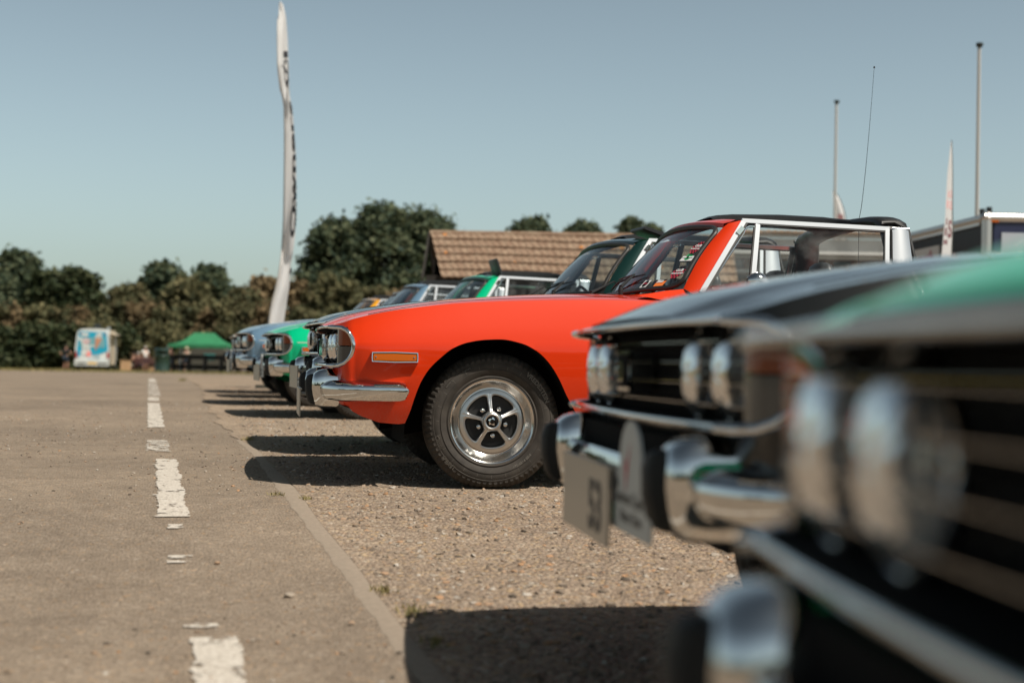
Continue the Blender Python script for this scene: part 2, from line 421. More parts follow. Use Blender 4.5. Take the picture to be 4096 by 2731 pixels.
def spoked_wheel(parent,loc,rz,hero):
    w=MB(); w.lathe([(.0,-.12),(.15,-.12),(.19,-.10),(.19,-.03)],48)
    wo=w.build('wheel',BLACK,parent); wo.location=loc; wo.rotation_euler=(0,0,rz)
    for n,me in WM.items():
        if n=='tyre_lettering' and not hero: continue
        for k in range(5 if n=='wheel_nut' else 1):
            o=bpy.data.objects.new(n,me); COL.objects.link(o); o.parent=wo
            if n=='wheel_nut': a=rad(84.6+36+72*k); o.location=(.066*math.cos(a),0,.066*math.sin(a))
    return wo
def tmp(mb,mats,angle=35,merge=0):
    o=mb.build('tmpmesh',mats,angle=angle,merge=merge); me=o.data; bpy.data.objects.remove(o); return me
WM={}
m_=tmp(tyre_mesh(),TYRE,50); m_.name='tyre'; WM['tyre']=m_
m_=tmp(rim_mesh(),[ALLOY,STEEL,DKMETAL,DKMETAL],28,.0002); m_.name='rim'; WM['rim']=m_
m_=tmp(hub_bits(),[BLACK,CHROME]); m_.name='hub_cap'; WM['hub_cap']=m_
m_=tmp(nuts(),CHROME,40); m_.name='wheel_nut'; WM['wheel_nut']=m_
_tt=MB()
_tt=tyre_text(); _o=_tt.build('tyre_lettering',TYRETXT,smooth=False); WM['tyre_lettering']=_o.data; bpy.data.objects.remove(_o)
# windscreen surface
def scr(u,v):  # u -1..1, v 0..1
    au=abs(u)
    b=Vector((-.755-.17*au**2.2,.655*u,.932+.012*au)); t=Vector((-1.085-.058*au**2,.575*u,1.292-.040*au**2))
    p=b.lerp(t,v); n=Vector((.72,0,.69)); return p+n*(.016*math.sin(v*math.pi))
def rrect(u0,u1,v0,v1,r,rv,n=8):
    pts=[]
    for cx,cy,a0 in((u1-r,v1-rv,0),(u0+r,v1-rv,90),(u0+r,v0+rv,180),(u1-r,v0+rv,270)):
        for k in range(n+1):
            a=rad(a0+90*k/n); pts.append((cx+r*math.cos(a),cy+rv*math.sin(a)))
    out=[]
    for i in range(len(pts)):
        a=pts[i]; b=pts[(i+1)%len(pts)]; d=math.dist(a,b); m=max(1,int(d/.05))
        for k in range(m): out.append((a[0]+(b[0]-a[0])*k/m,a[1]+(b[1]-a[1])*k/m))
    return out
def yw(z): return .715-(z-.93)*.27
def make_car(name,label,hero=False):
    T=thing(name,label,'car')
    P=P_ORANGE
    painted=[]
    b=body().build('body',P,T,angle=40,merge=.0004,mirror=True); painted.append(b)
    # scuttle between bonnet and screen
    mb=MB(); N=24
    rows=[]
    for k in range(-N,N+1):
        u=k/N; p=scr(u*1.0,0)
        y=p.y; kk=1.0
        t=zt(-.695); c_=zc(-.695); q_=abs(y)/(ww(-.695)-.08); zz=c_+.003+(t-c_-.003)*(1-q_**1.9)
        a=Vector((-.695,y,zz)); d=Vector((p.x,p.y,p.z-.006))
        rows.append([a,a.lerp(d,.5)+Vector((0,0,-.006)),d,Vector((d.x-.03,d.y,d.z-.02))])
    mb.grid(rows); 
    # windscreen frame: pillars + header
    for s in(-1,1):
        rr=[]
        for k in range(15):
            v=k/14; g=scr(s,v); z=g.z
            v2=v
            out=Vector((ip(v2,[0,.15,1],[-.975,-1.03,-1.222]),s*(yw(ip(v2,[0,1],[.915,1.29]))-.004),ip(v2,[0,1],[.90,1.288])))
            gi=Vector((g.x+.0,g.y,g.z)); mid=gi.lerp(out,.35)+Vector((.010,s*.013,.008)); m2=gi.lerp(out,.8)+Vector((.004,s*.010,.002))
            rr.append([gi+Vector((.002,0,.002)),mid,m2,out,out+Vector((-.012,-s*.03,-.01))])
        mb.grid(rr,flip=(s<0))
        # foot fillet
        f=scr(s,0)
        mb.add([f,(-.975,s*(yw(.915)-.004),.90),(-.93,s*.722,.86),(-.76,s*.70,.895),(-.70,s*.640,.908),(f.x+.09,f.y,f.z-.01)],[(0,1,2,3,4,5)])
    hr=[]
    for k in range(-N,N+1):
        u=k/N; g=scr(u,1); au=abs(u)
        top=g+Vector((-.035,0,.030)); back=Vector((-1.222,u*.60,1.318-.028*au**2.5))
        hr.append([g+Vector((.003,0,0)),g+Vector((-.004,0,.022)),top,(top+back)/2+Vector((0,0,.006)),back,back+Vector((-.004,0,-.03))])
    mb.grid(hr,flip=True)
    fr=mb.build('windscreen_frame',P,T,angle=50); painted.append(fr)
    mb=MB(); mb.grid([[scr(-.985+1.97*i/24,.015+.97*j/12) for j in range(13)] for i in range(25)])
    gl=mb.build('windscreen',SCREEN,T)
    loop=rrect(-.975,.975,.02,.975,.13,.13)
    mb=MB(); mb.tube([scr(u,v)+Vector((.004,0,.005)) for u,v in loop],.011,8,closed=True); mb.build('windscreen_seal',SEAL,T)
    # bright trim on the seal
    mb=MB(); lp=rrect(-.965,.965,.03,.965,.13,.13); mb.tube([scr(u,v)+Vector((.010,0,.011)) for u,v in lp],.0022,6,closed=True); mb.build('seal_trim',CHROME if not hero else SEAL,T)
    # corner fill between glass rectangle corners and frame (painted)
    # nose
    mb=MB()
    path=[]
    for k in range(-14,15):
        y=.64*k/14; x=.776-lipshift(.776,y)+.004; path.append((x,y,.7285 if abs(y)<.5 else .7275))
    arc=[(.752,.666,.7255),(.735,.686,.724),(.715,.706,.723),(.695,.724,.721),(.678,.742,.711),(.664,.752,.698),(.651,.760,.674),(.644,.764,.647),(.645,.763,.622),(.652,.757,.600),(.664,.748,.579),(.681,.734,.563),(.705,.712,.551),(.735,.684,.549),(.757,.655,.550)]
    arc=[(x,y-.012-.004*(x<.67),z) for x,y,z in arc]
    path=path+arc
    low=[]
    for k in range(14,-15,-1):
        y=.64*k/14; low.append((.782-lipshift(.776,y)*1.1,y,.550))
    path=path+low+[(x,-y,z) for x,y,z in arc[::-1]]
    rr=[]; 
    mb.tube(path,[.0050+.0060*min(1,max(0,(abs(p[1])-.62)/.05)) for p in path],12,closed=True,ry=[.0060+.0040*min(1,max(0,(abs(p[1])-.62)/.05)) for p in path])
    mb.build('grille_surround',CHROME,T)
    mb=MB()
    # recess plates (top, bottom) and back
    tp=[];bt=[]
    for k in range(-14,15):
        y=.70*k/14; xl=.770-lipshift(.776,y)
        tp.append([(xl,y,.7245),(.67,y*.99,.7225)]); bt.append([(xl+.004,y,.553),(.67,y*.99,.556)])
    mb.grid(tp,flip=True); mb.grid(bt)
    mb.box((.672,0,.64),(.006,1.40,.17)); mb.build('grille_recess',BLACK,T,smooth=False)
    mb=MB()
    for z in(.694,.657,.620,.583):
        L=[]
        for k in range(-13,14):
            y=.66*k/13; L.append((.728-.02*(y/.66)**2,y,z))
        mb.tube(L,.009,6,ry=.0015)
    mb.build('grille',CHROME,T)
    mb=MB()
    for k in range(-15,16): mb.box((.70,.04*k,.64),(.012,.0018,.155))
    for k in range(6): mb.box((.698,0,.57+.028*k),(.004,1.2,.0018))
    mb.build('grille_mesh',DKMETAL,T,smooth=False)
    mb=MB(); mb.box((.745,0,.638),(.05,.105,.082),mi=0)
    mb.prism([(-.045,-.034),(.045,-.034),(.045,.034),(-.045,.034)],.770,.773,lambda u,w,h:(h,u,.638+w),1)
    mb.prism([(.02*math.cos(a),.024*math.sin(a)) for a in np.linspace(0,2*math.pi,13)[:-1]],.773,.776,lambda u,w,h:(h,u,.638+w),0)
    mb.build('grille_emblem',[CHROME,BLACK],T,smooth=False)
    for s in(1,-1):
        for yy,xx in((.556,.706),(.388,.714)):
            y=yy*s
            mb=MB(); mb.lathe([(.072,-.01),(.0765,.000),(.079,.002),(.0808,-.001),(.0808,-.010)],40,(xx,y,.637),'x')
            h=mb.build('headlight',CHROME,T)
            mb=MB(); mb.lathe([(.0,-.055),(.02,-.052),(.045,-.035),(.065,-.01),(.072,.0)],32,(xx,y,.637),'x'); mb.lathe([(.0,-.01),(.012,-.012),(.013,-.04)],16,(xx,y,.637),'x')
            mb.build('reflector',CHROME,h)
            mb=MB()
            def lf(r,hh,a,i): return r
            pr=[(.0,.029),(.015,.0286),(.03,.027),(.045,.0235),(.060,.017),(.071,.0085),(.0775,.000)]
            rows=[]
            for k in range(72):
                a=2*math.pi*k/72; rows.append([(xx+hh+.0009*math.sin(r*math.cos(a)*900),y+r*math.cos(a),.637+r*math.sin(a)) for r,hh in pr])
            mb.grid(rows,cu=True); mb.build('headlight_lens',LENS,h)
        # corner lamp
        def cl(z0,z1,inset):
            rows=[]
            pth=[(.652,.743),(.66,.738),(.67,.730),(.68,.723),(.69,.716),(.70,.707),(.708,.696),(.711,.682),(.712,.655)]
            for x,y in pth:
                hi=ip(x,*ARC_T)-.010 if x<.705 else .714; lo=ip(x,*ARC_B)+.010 if x<.705 else .560
                rows.append([(x-inset,s*(y-.006-inset),min(max(z0+(z1-z0)*j/6,lo),hi)) for j in range(7)])
            m=MB(); m.grid(rows,flip=(s<0)); return m
        cl(.641,.72,0).build('indicator_lens',AMBERDK,T); cl(.555,.637,0).build('sidelight_lens',CLEARL,T)
        # side repeater
        m=Matrix.Rotation(rad(-3.2)*s,3,'Z')
        mb=MB(); cx,cy,cz=.461,.799*s,.592
        fm=lambda u,w,h,m=m,cx=cx,cy=cy,cz=cz,s=s:tuple(Vector((cx,cy,cz))+m@Vector((u,s*(h-(w*.10)),w)))
        def ring(u,w,h): return [fm(a,b_,h) for a,b_ in((-u,-w+.001),(0,-w-.0015),(u,-w+.001),(u+.001,0),(u,w-.001),(0,w+.0015),(-u,w-.001),(-u-.001,0))]
        mb.grid([ring(.105,.0245,-.03),ring(.105,.0245,.008),ring(.103,.0225,.012),ring(.0995,.019,.012),ring(.098,.0175,.006)],cv=True,flip=(s<0))
        sm=mb.build('side_marker',CHROME,T,angle=30)
        mb=MB(); mb.grid([ring(.098,.0175,.003),ring(.096,.0155,.009),ring(.09,.010,.0095),ring(.04,.004,.0095)],cv=True,flip=(s<0)); mb.add(ring(.04,.004,.0095),[tuple(range(8)) if s>0 else tuple(range(8))[::-1]])
        mb.build('marker_lens',AMBER,sm)
        for u in(-.086,.086):
            mb=MB(); c=fm(u,0,.010); mb.lathe([(.0,.004),(.003,.003),(.0042,0)],12,c if s>0 else (c[0],c[1]-.004,c[2])); mb.build('marker_screw',CHROME,sm)
        # bumper blade
        st=[(.792,.545,.45),(.791,.555,.62),(.789,.570,.76),(.785,.595,.88),(.777,.632,.96),(.762,.672,1),(.735,.714,1),(.69,.758,1),(.63,.789,1),(.56,.811,1),(.50,.823,1),(.46,.829,.99),(.44,.831,.96),(.424,.832,.90),(.412,.833,.80),(.405,.832,.66),(.400,.830,.48),(.3975,.827,.28),(.397,.824,.06)]
        rows=[]
        for i,(x,y,k) in enumerate(st):
            a=Vector(st[max(0,i-1)][:2]); c=Vector(st[min(len(st)-1,i+1)][:2]); t=(c-a).normalized(); nn=Vector((t.y,-t.x)); 
            if nn.y<0 and nn.x<.1: nn=-nn
            zc_=.440
            sec=[(-.055,.043),(-.040,.0425),(-.026,.038),(-.012,.0285),(.0,.018),(.003,.008),(.0025,-.006),(-.001,-.022),(-.008,-.036),(-.018,-.046),(-.034,-.051),(-.055,-.052)]
            zk=.35+.65*k if k<.95 else 1
            rows.append([(x+nn.x*o*(.5+.5*k),s*(y+nn.y*o*(.5+.5*k)),zc_+h*k) for o,h in sec])
        mb=MB(); mb.grid(rows,flip=(s<0)); mb.add(rows[-1],[tuple(range(12))]); mb.build('bumper_blade',CHROME,T,angle=24)
        # overrider
        rows=[]
        Z=[.352,.356,.366,.385,.41,.44,.47,.495,.512,.524,.531,.535]
        XFt=[.772,.790,.803,.814,.821,.826,.826,.822,.812,.796,.775,.745]; XB=[.735,.715,.70,.695,.69,.69,.69,.685,.685,.690,.70,.715]; HW=[.030,.050,.060,.067,.070,.072,.072,.070,.065,.056,.044,.022]
        for z,xf,xb,hw in zip(Z,XFt,XB,HW):
            L=[]
            for k in range(-8,9):
                q=k/8; y=.54+hw*math.copysign(abs(math.sin(q*math.pi/2))**.9,q); x=xb+(xf-xb)*(max(0,1-abs(q)**2.6))**(1/2.2)
                L.append((x,s*y,z))
            rows.append(L)
        mb=MB(); mb.grid(rows,flip=(s>0)); ov=mb.build('overrider',CHROME,T,angle=60)
        mb=MB(); rows=[]
        for z,w_,d in((.368,.014,.010),(.372,.022,.020),(.385,.025,.025),(.43,.027,.026),(.475,.026,.026),(.500,.023,.024),(.508,.014,.012)):
            xx=ip(z,Z,XFt); rows.append([(xx-.008,s*(.535-w_-.004),z),(xx+d*.7,s*(.535-w_),z),(xx+d,s*(.535-w_*.6),z),(xx+d,s*(.535+w_*.6),z),(xx+d*.7,s*(.535+w_),z),(xx-.008,s*(.535+w_+.004),z)])
        mb.grid(rows,flip=(s<0)); 
        for r in(rows[0],rows[-1]): mb.add(r,[tuple(range(6))])
        mb.build('overrider_rubber',RUBBER,ov,angle=40)
        # wheel arches & wheels
        mb=wheel_well(0,0) 
        if s<0: mb.v=[(x,-y,z) for x,y,z in mb.v]
        mb.build('wheel_arch_liner',BLACK,T)
        mb=wheel_well(-2.54,.03)
        if s<0: mb.v=[(x,-y,z) for x,y,z in mb.v]
        mb.build('wheel_arch_liner',BLACK,T)
        for wx in(0,-2.54):
            steer=rad(-2) if wx==0 else 0
            spoked_wheel(T,(wx,.730*s,.304),(0 if s>0 else math.pi)+steer,hero)
        mb=MB(); L=[]
        for x in np.arange(-.66,.59,.03): q=.83; c_=zc(x); t_=zt(x); L.append((x-lipshift(x,.6),s*(ww(x)-.08)*q,c_+.003+(t_-c_-.003)*(1-q**1.9)-(.006*min(1,max(0,(x-.2)/.3)) if x>.2 else 0)))
        mb.tube(L,.0016,5); mb.build('bonnet_shut_line',BLACK,T)
        # windows
        A=lambda x,z,o=0:(x,s*(yw(z)+o),z)
        nn=(0,s,.25)
        mb=MB()
        mb.bar(A(-.992,.925),A(-1.228,1.279),.024,.016,nn); mb.bar(A(-1.222,1.284),A(-1.978,1.270),.021,.016,nn); mb.bar(A(-1.968,1.279),A(-1.925,.90),.021,.016,nn); mb.bar(A(-1.300,1.27),A(-1.238,.90),.023,.014,nn)
        wf=mb.build('window_frame',ALU,T,smooth=False)
        mb=MB(); mb.bar(A(-1.012,.925,.001),A(-1.243,1.272,.001),.010,.014,nn); mb.bar(A(-1.31,1.268,.001),A(-1.952,1.255,.001),.006,.014,nn); mb.bar(A(-1.954,1.258,.001),A(-1.91,.90,.001),.007,.014,nn); mb.bar(A(-1.284,1.262,.001),A(-1.222,.90,.001),.008,.014,nn)
        mb.tube([A(-1.975,1.272),A(-1.99,1.26),A(-1.955,.90)],.008,6)
        mb.build('window_seal',SEAL,wf,smooth=False)
        mb=MB(); mb.tube([A(-1.205,.945),A(-1.045,.950),A(-1.04,.965),A(-1.225,1.225,.004),A(-1.238,1.25,.004),A(-1.255,1.258,.004),A(-1.282,1.258,.004)],.0055,8); mb.box(A(-1.205,1.235,.012),(.04,.012,.022),Matrix.Rotation(rad(50),3,'Y'))
        mb.build('quarterlight_frame',CHROME,wf)
        mb=MB(); mb.add([A(-1.01,.93),A(-1.235,.93),A(-1.292,1.265),A(-1.232,1.265)],[(0,1,2,3)]); mb.add([A(-1.245,.92,-.004),A(-1.92,.92,-.004),A(-1.955,1.262,-.004),A(-1.302,1.268,-.004)],[(0,1,2,3)])
        mb.build('window_glass',GLASS,wf,smooth=False)
        # roll-over pillar cover
        mb=MB(); pr=[]
        for k in range(13):
            t=k/12; z=.88+(1.272-.88)*t; x0=ip(t,[0,1],[-1.95,-1.992]); x1=ip(t,[0,1],[-2.085,-2.078])
            pr.append([(x0,s*(yw(z)-.02),z),(x0,s*(yw(z)+.006),z),((x0*.7+x1*.3),s*(yw(z)+.012),z),((x0*.3+x1*.7),s*(yw(z)+.012),z),(x1,s*(yw(z)+.004),z),(x1,s*(yw(z)-.03),z)])
        mb.grid(pr,flip=(s<0)); mb.tube([(-1.992,s*(yw(1.274)+.008),1.276),(-2.08,s*(yw(1.274)+.006),1.274)],.005,6); mb.build('roll_bar_cover',ALU,T,angle=60)
        # inner door trim
        mb=MB(); mb.box((-1.45,s*.66,.66),(1.2,.02,.46)); mb.build('door_trim',VINYL,T,smooth=False)
        # seats
        mb=MB(); y0=.33*s
        rows=[]
        for z,x,hw,th in((.42,-1.56,.22,.05),(.50,-1.58,.24,.07),(.65,-1.63,.245,.08),(.80,-1.675,.235,.075),(.92,-1.71,.20,.06),(.965,-1.72,.15,.035)):
            rows.append([(x+th*math.cos(a),y0+hw*math.copysign(abs(math.sin(a))**.7,math.sin(a)),z) for a in np.linspace(0,2*math.pi,17)[:-1]])
        mb.grid(rows,cv=True); mb.add(rows[-1],[tuple(range(16))])
        rows=[]
        for z,hw,th in((.95,.10,.03),(.98,.13,.045),(1.06,.135,.045),(1.10,.11,.035),(1.115,.06,.02)):
            rows.append([(-1.745+th*math.cos(a),y0+hw*math.copysign(abs(math.sin(a))**.7,math.sin(a)),z) for a in np.linspace(0,2*math.pi,17)[:-1]])
        mb.grid(rows,cv=True); mb.add(rows[-1],[tuple(range(16))])
        mb.box((-1.42,y0,.44),(.50,.46,.12)); mb.build('seat',SEATM,T,angle=60)
        # wiper
        mb=MB(); sp=.32*s-.18
        def on(y,v,o=.02):
            u=y/.62; p=scr(u,v); return p+Vector((.72*o,0,.69*o))
        mb.lathe([(.0,.05),(.010,.046),(.013,.03),(.011,.0)],14,(-.70,.32*s-.0,.918),'z')
        a_=Vector((-.70,.32*s,.965)); b_=on(.32*s-.12,.20,.035); c_=on(.32*s-.34,.17,.035)
        mb.tube([a_,a_.lerp(b_,.35),b_,c_],[.010,.008,.004,.004],8); 
        mb.build('wiper_arm',DKMETAL,T)
        mb=MB(); mb.tube([on(.32*s-.52,.075,.012),on(.32*s-.42,.12,.02),on(.32*s-.34,.15,.026),on(.32*s-.22,.19,.022),on(.32*s-.05,.235,.012)],[.003,.006,.007,.006,.003],6); mb.build('wiper_blade',RUBBER,T)
        # mirror
        mb=MB(); rows=[]
        for k in range(9):
            t=k/8; rr_=math.sin(math.pi*(.12+.76*t))
            rows.append([(-1.24-.10*t+.05,s*(.80+.045*math.cos(a)*rr_),.985+.042*math.sin(a)*rr_) for a in np.linspace(0,2*math.pi,15)[:-1]])
        mb.grid(rows,cv=True); mb.tube([(-1.24,s*.78,.95),(-1.22,s*.735,.90)],.008); mb.build('door_mirror',CHROME,T)
    # centre bumper bar
    mb=MB(); mb.tube([(.785,-.50,.44),(.797,-.25,.44),(.80,0,.44),(.797,.25,.44),(.785,.50,.44)],.016,12,ry=.034); mb.build('bumper',CHROME,T)
    mb=MB(); mb.box((.742,0,.455),(.03,.98,.13)); mb.build('valance_shade_panel',BLACK,T,smooth=False)  # black panel over the body-colour valance, standing in for shade under the bumper
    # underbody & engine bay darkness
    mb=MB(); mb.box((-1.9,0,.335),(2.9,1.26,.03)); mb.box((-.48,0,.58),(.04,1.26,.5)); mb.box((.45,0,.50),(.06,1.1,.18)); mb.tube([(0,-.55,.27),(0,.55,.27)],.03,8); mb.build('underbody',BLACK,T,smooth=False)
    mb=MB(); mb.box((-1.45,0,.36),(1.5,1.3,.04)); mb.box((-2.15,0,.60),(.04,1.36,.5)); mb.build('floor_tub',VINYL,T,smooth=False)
    mb=MB(); L=[]
    for y in np.linspace(-.63,.63,13): L.append([(-.80-.16*(abs(y)/.63)**2,y,.925),(-.98,y,.935),(-1.03,y,.90),(-1.02,y,.72)])
    mb.grid(L); mb.build('dashboard',VINYL,T)
    mb=MB(); M=Matrix.Rotation(rad(-68),3,'Y'); c=Vector((-1.14,-.33,.86)); mb.tube([c+M@Vector((.19*math.cos(a),.19*math.sin(a),0)) for a in np.linspace(0,2*math.pi,33)[:-1]],.011,8,closed=True); mb.bar(c-M@Vector((0,.19,0)),c+M@Vector((0,.19,0)),.03,.006,(1,0,.4)); mb.tube([c,c+Vector((.2,0,-.08))],.02); mb.build('steering_wheel',SEAL,T)
    # padded T-bar and roll-over hoop (hood folded away)
    mb=MB(); rows=[]
    for x,zr,hw in((-1.205,1.342,.22),(-1.25,1.360,.17),(-1.34,1.370,.15),(-1.6,1.378,.145),(-1.84,1.374,.15),(-1.90,1.366,.18),(-1.95,1.356,.26)):
        rows.append([(x,-hw,zr-.045),(x,-hw,zr-.012),(x,-hw*.82,zr),(x,0,zr+.006),(x,hw*.82,zr),(x,hw,zr-.012),(x,hw,zr-.045),(x,0,zr-.052)])
    mb.grid(rows,cv=True)
    # hoop: swept across the car and down both sides
    path=[(-2.065,-.700,.90),(-2.05,-.655,1.08),(-2.035,-.622,1.20),(-2.03,-.602,1.255),(-2.025,-.570,1.298),(-2.02,-.51,1.322),(-2.015,-.40,1.334),(-2.01,-.2,1.342),(-2.01,0,1.346)]
    path=path+[(x,-y,z) for x,y,z in path[::-1][1:]]
    n_=len(path); 
    hr=[]
    for i,p in enumerate(path):
        a=Vector(path[max(0,i-1)]);b=Vector(path[min(n_-1,i+1)]); t=(b-a).normalized(); inn=Vector((0,t.z,-t.y)); 
        lo=1 if p[2]<1.27 else 0
        if inn.dot(Vector((0,-p[1],1.0-p[2])))<0: inn=-inn
        P0=Vector(p); wx=.075
        sec=[(-wx,.006),(-wx*.85,-.012),(-wx*.4,-.020),(0,-.022),(wx*.5,-.020),(wx*.9,-.010),(wx,.006),(wx*.8,.03),(0,.04),(-wx*.8,.03)]
        hr.append([P0+Vector((sx_,0,0))+inn*(o+(.022 if lo else 0)) for sx_,o in sec])
    mb.grid(hr,cv=True)
    st=mb.build('roll_over_bar',VINYL,T,angle=60)
    for s in(1,-1):
        mb=MB(); mb.tube([(-1.955,s*.585,1.305),(-2.02,s*.592,1.308),(-2.085,s*.606,1.275),(-2.105,s*.660,1.10),(-2.118,s*.70,.93)],.009,8); mb.build('hoop_piping',SEAL,st)
    # folded hood cover behind the seats
    mb=MB(); mb.tube([(-2.16,-.62,.92),(-2.17,0,.935),(-2.16,.62,.92)],.05,10,ry=.03); mb.build('hood_cover',VINYL,T)
    # boot trim / rear lights / rear bumper
    for s in(1,-1):
        mb=MB(); mb.box((-3.475,s*.52,.66),(.03,.28,.11)); mb.build('tail_light',TAIL,T,smooth=False)
    mb=MB(); mb.tube([(-3.1,.80,.48),(-3.35,.79,.48),(-3.50,.70,.48),(-3.54,.4,.48),(-3.55,0,.48),(-3.54,-.4,.48),(-3.50,-.70,.48),(-3.35,-.79,.48),(-3.1,-.80,.48)],.016,8,ry=.04); mb.build('rear_bumper',CHROME,T)
    # sill trim
    for s in(1,-1):
        mb=MB(); mb.bar((-.42,s*(ys(-.42,.32)+.002),.318),(-2.12,s*(ys(-1,.32)+.002),.318),.012,.006,(0,s,0)); mb.build('sill_trim',CHROME,T,smooth=False)
    T['_p']=0
    return T,painted
def number_plate(T,txt,x=.862,tilt=0,mat=None,y=0,z=.375,w=.50,h=.13,col=0):
    mb=MB(); mb.box((x,y,z),(.006,w,h))
    fr=lambda a,b,c:(x+.0036+c,y+.12+a,z+b-.050); (addtext(mb,txt,.135,fr,.0006,1,bold=.004) if txt else None)
    # frame lip
    mb.box((x-.002,y,z+h/2+.004),(.012,w+.006,.007)); mb.tube([(x-.05,y-.15,z+.04),(x,y-.15,z+.04)],.008); mb.tube([(x-.05,y+.15,z+.04),(x,y+.15,z+.04)],.008)
    return mb.build('number_plate',[mat or PLATE,PLATETXT],T,smooth=False)
def rally_plate(T,y=.30,z=.44,x=.85):
    mb=MB(); poly=[(-.16,-.085),(.16,-.085),(.16,.02)]
    for a in np.linspace(-10,190,15): poly.append((.085*math.cos(rad(a)),.045+.075*math.sin(rad(a))))
    poly+=[(-.16,.02)]
    mb.prism(poly,x,x+.005,lambda u,w,h:(h,y+u,z+w))
    fr=lambda a,b,c:(x+.0056+c,y+a,z+b); 
    addtext(mb,'Southend Classic',.033,lambda a,b,c:fr(a,b-.032,c),0,1,bold=.0006); addtext(mb,'Motor Show',.033,lambda a,b,c:fr(a+.015,b-.065,c),0,1,bold=.0006)
    mb.box((x+.006,y-.135,z-.055),(.001,.014,.035),mi=3)
    mb.add([(x+.0058,y-.03+.6*u,z+.035+.8*w) for u,w in((-.03,.02),(0,0),(.06,.06),(.02,-.02),(.0,-.06),(-.01,-.01))],[(0,1,2,3,4,5)],2)
    mb.add([(x+.0058,y+u,z+w) for u,w in((-.12,0),(-.105,-.015),(-.09,.0),(-.105,.016))],[(0,1,2,3)],1)
    return mb.build('rally_plate',[RALLY,PLATETXT,RED,GREENM],T,smooth=False)
def disc_on_screen(T,name,u,v,r,kind):
    c=scr(u,v); du=(scr(u+.01,v)-scr(u-.01,v)).normalized(); n=Vector((.72,0,.69)); dv=n.cross(du); dv=-dv if dv.z<0 else dv; dv.normalize(); nn=du.cross(dv); nn=nn if nn.x>0 else -nn
    fr=lambda a,b,o=0: tuple(c+nn*(.003+o)+(-du)*(-a)+dv*b)
    # text must read left-to-right from outside: viewer faces -x, so right-hand is +y
    mb=MB()
    if kind=='check':
        k=8; s_=2*r/k
        for i in range(k):
            for j in range(k):
                x=-r+s_*(i+.5); y=-r+s_*(j+.5)
                if math.hypot(x,y)<r*.98: mb.add([fr(x-s_/2,y-s_/2),fr(x+s_/2,y-s_/2),fr(x+s_/2,y+s_/2),fr(x-s_/2,y+s_/2)],[(0,1,2,3)],1 if (i+j)%2 else 0)
        addtext(mb,'CLUB',r*.5,lambda a,b,c_:fr(a,b+.005,.0015),0,2,bold=.001); addtext(mb,'ROUGE DAMIER',r*.27,lambda a,b,c_:fr(a,b-r*.32,.0015),0,2,bold=.0006)
        return mb.build(name,[RED,BLACK,WHITE],T,smooth=False)
    if kind=='green':
        mb.add([fr(-r*1.4,-r*.7),fr(r*1.4,-r*.7),fr(r*1.4,r*.3),fr(-r*1.4,r*.3)],[(0,1,2,3)],0); mb.disc((0,.2*r),r*.75,20,lambda a,b:fr(a,b,.001),1); mb.add([fr(-r*1.2,-.1*r,.002),fr(r*1.2,-.1*r,.002),fr(r*1.2,r*.15,.002),fr(-r*1.2,r*.15,.002)],[(0,1,2,3)],0); mb.disc((0,0),r*.25,14,lambda a,b:fr(a,b,.003),2)
        return mb.build(name,[WHITE,GREENM,BLACK],T,smooth=False)
    if kind=='orange':
        mb.add([fr(-r*1.3,-r),fr(r*1.3,-r),fr(r*1.3,r),fr(-r*1.3,r)],[(0,1,2,3)],0); addtext(mb,'2025',r*.9,lambda a,b,c_:fr(a-r*.3,b+r*.25,.0015),0,1,bold=.0015)
        return mb.build(name,[ORANGEM,WHITE],T,smooth=False)
    mb.add([fr(-r,-r),fr(r,-r),fr(r,r*.8),fr(-r,r*.8)],[(0,1,2,3)],0); mb.disc((0,-.1*r),r*.7,20,lambda a,b:fr(a,b,.001),1); mb.add([fr(-.6*r,-.2*r,.002),fr(.6*r,-.2*r,.002),fr(.6*r,0,.002),fr(-.6*r,0,.002)],[(0,1,2,3)],2)
    return mb.build(name,[WHITE,BLACK,RED],T,smooth=False)
proto,painted=make_car('classic_car','bright orange classic convertible with black roof, side-on in the middle of the row',True)
pnames={p.name for p in painted}
def setpaint(o,m):
    if not m: return
    for ch in o.children:
        if ch.name.split('.')[0] in('body','windscreen_frame'):
            ch.material_slots[0].link='OBJECT'; ch.material_slots[0].material=m
def place(o,x,y,phic,dz=None):
    if dz is not None:
        for ch in o.children:
            if ch.name.split('.')[0]=='wheel': ch.location.z+=gz(y)-dz   # each car's own ride height
    o.location=(x,y,gz(y) if dz is None else dz); o.rotation_euler=(0,0,math.pi-rad(14.35-phic))
GR='classic convertibles parked nose out in a row'
def dup(label,m,x,y,phic,dz=None):
    c=copy_tree(proto); c['label']=label; c['group']=GR; setpaint(c,m)
    for ch in list(c.children):
        for g in list(ch.children):
            if g.name.startswith('tyre_lettering') and y>9: bpy.data.objects.remove(g)
    place(c,x,y,phic,dz); return c
del proto['_p']; proto['group']=GR
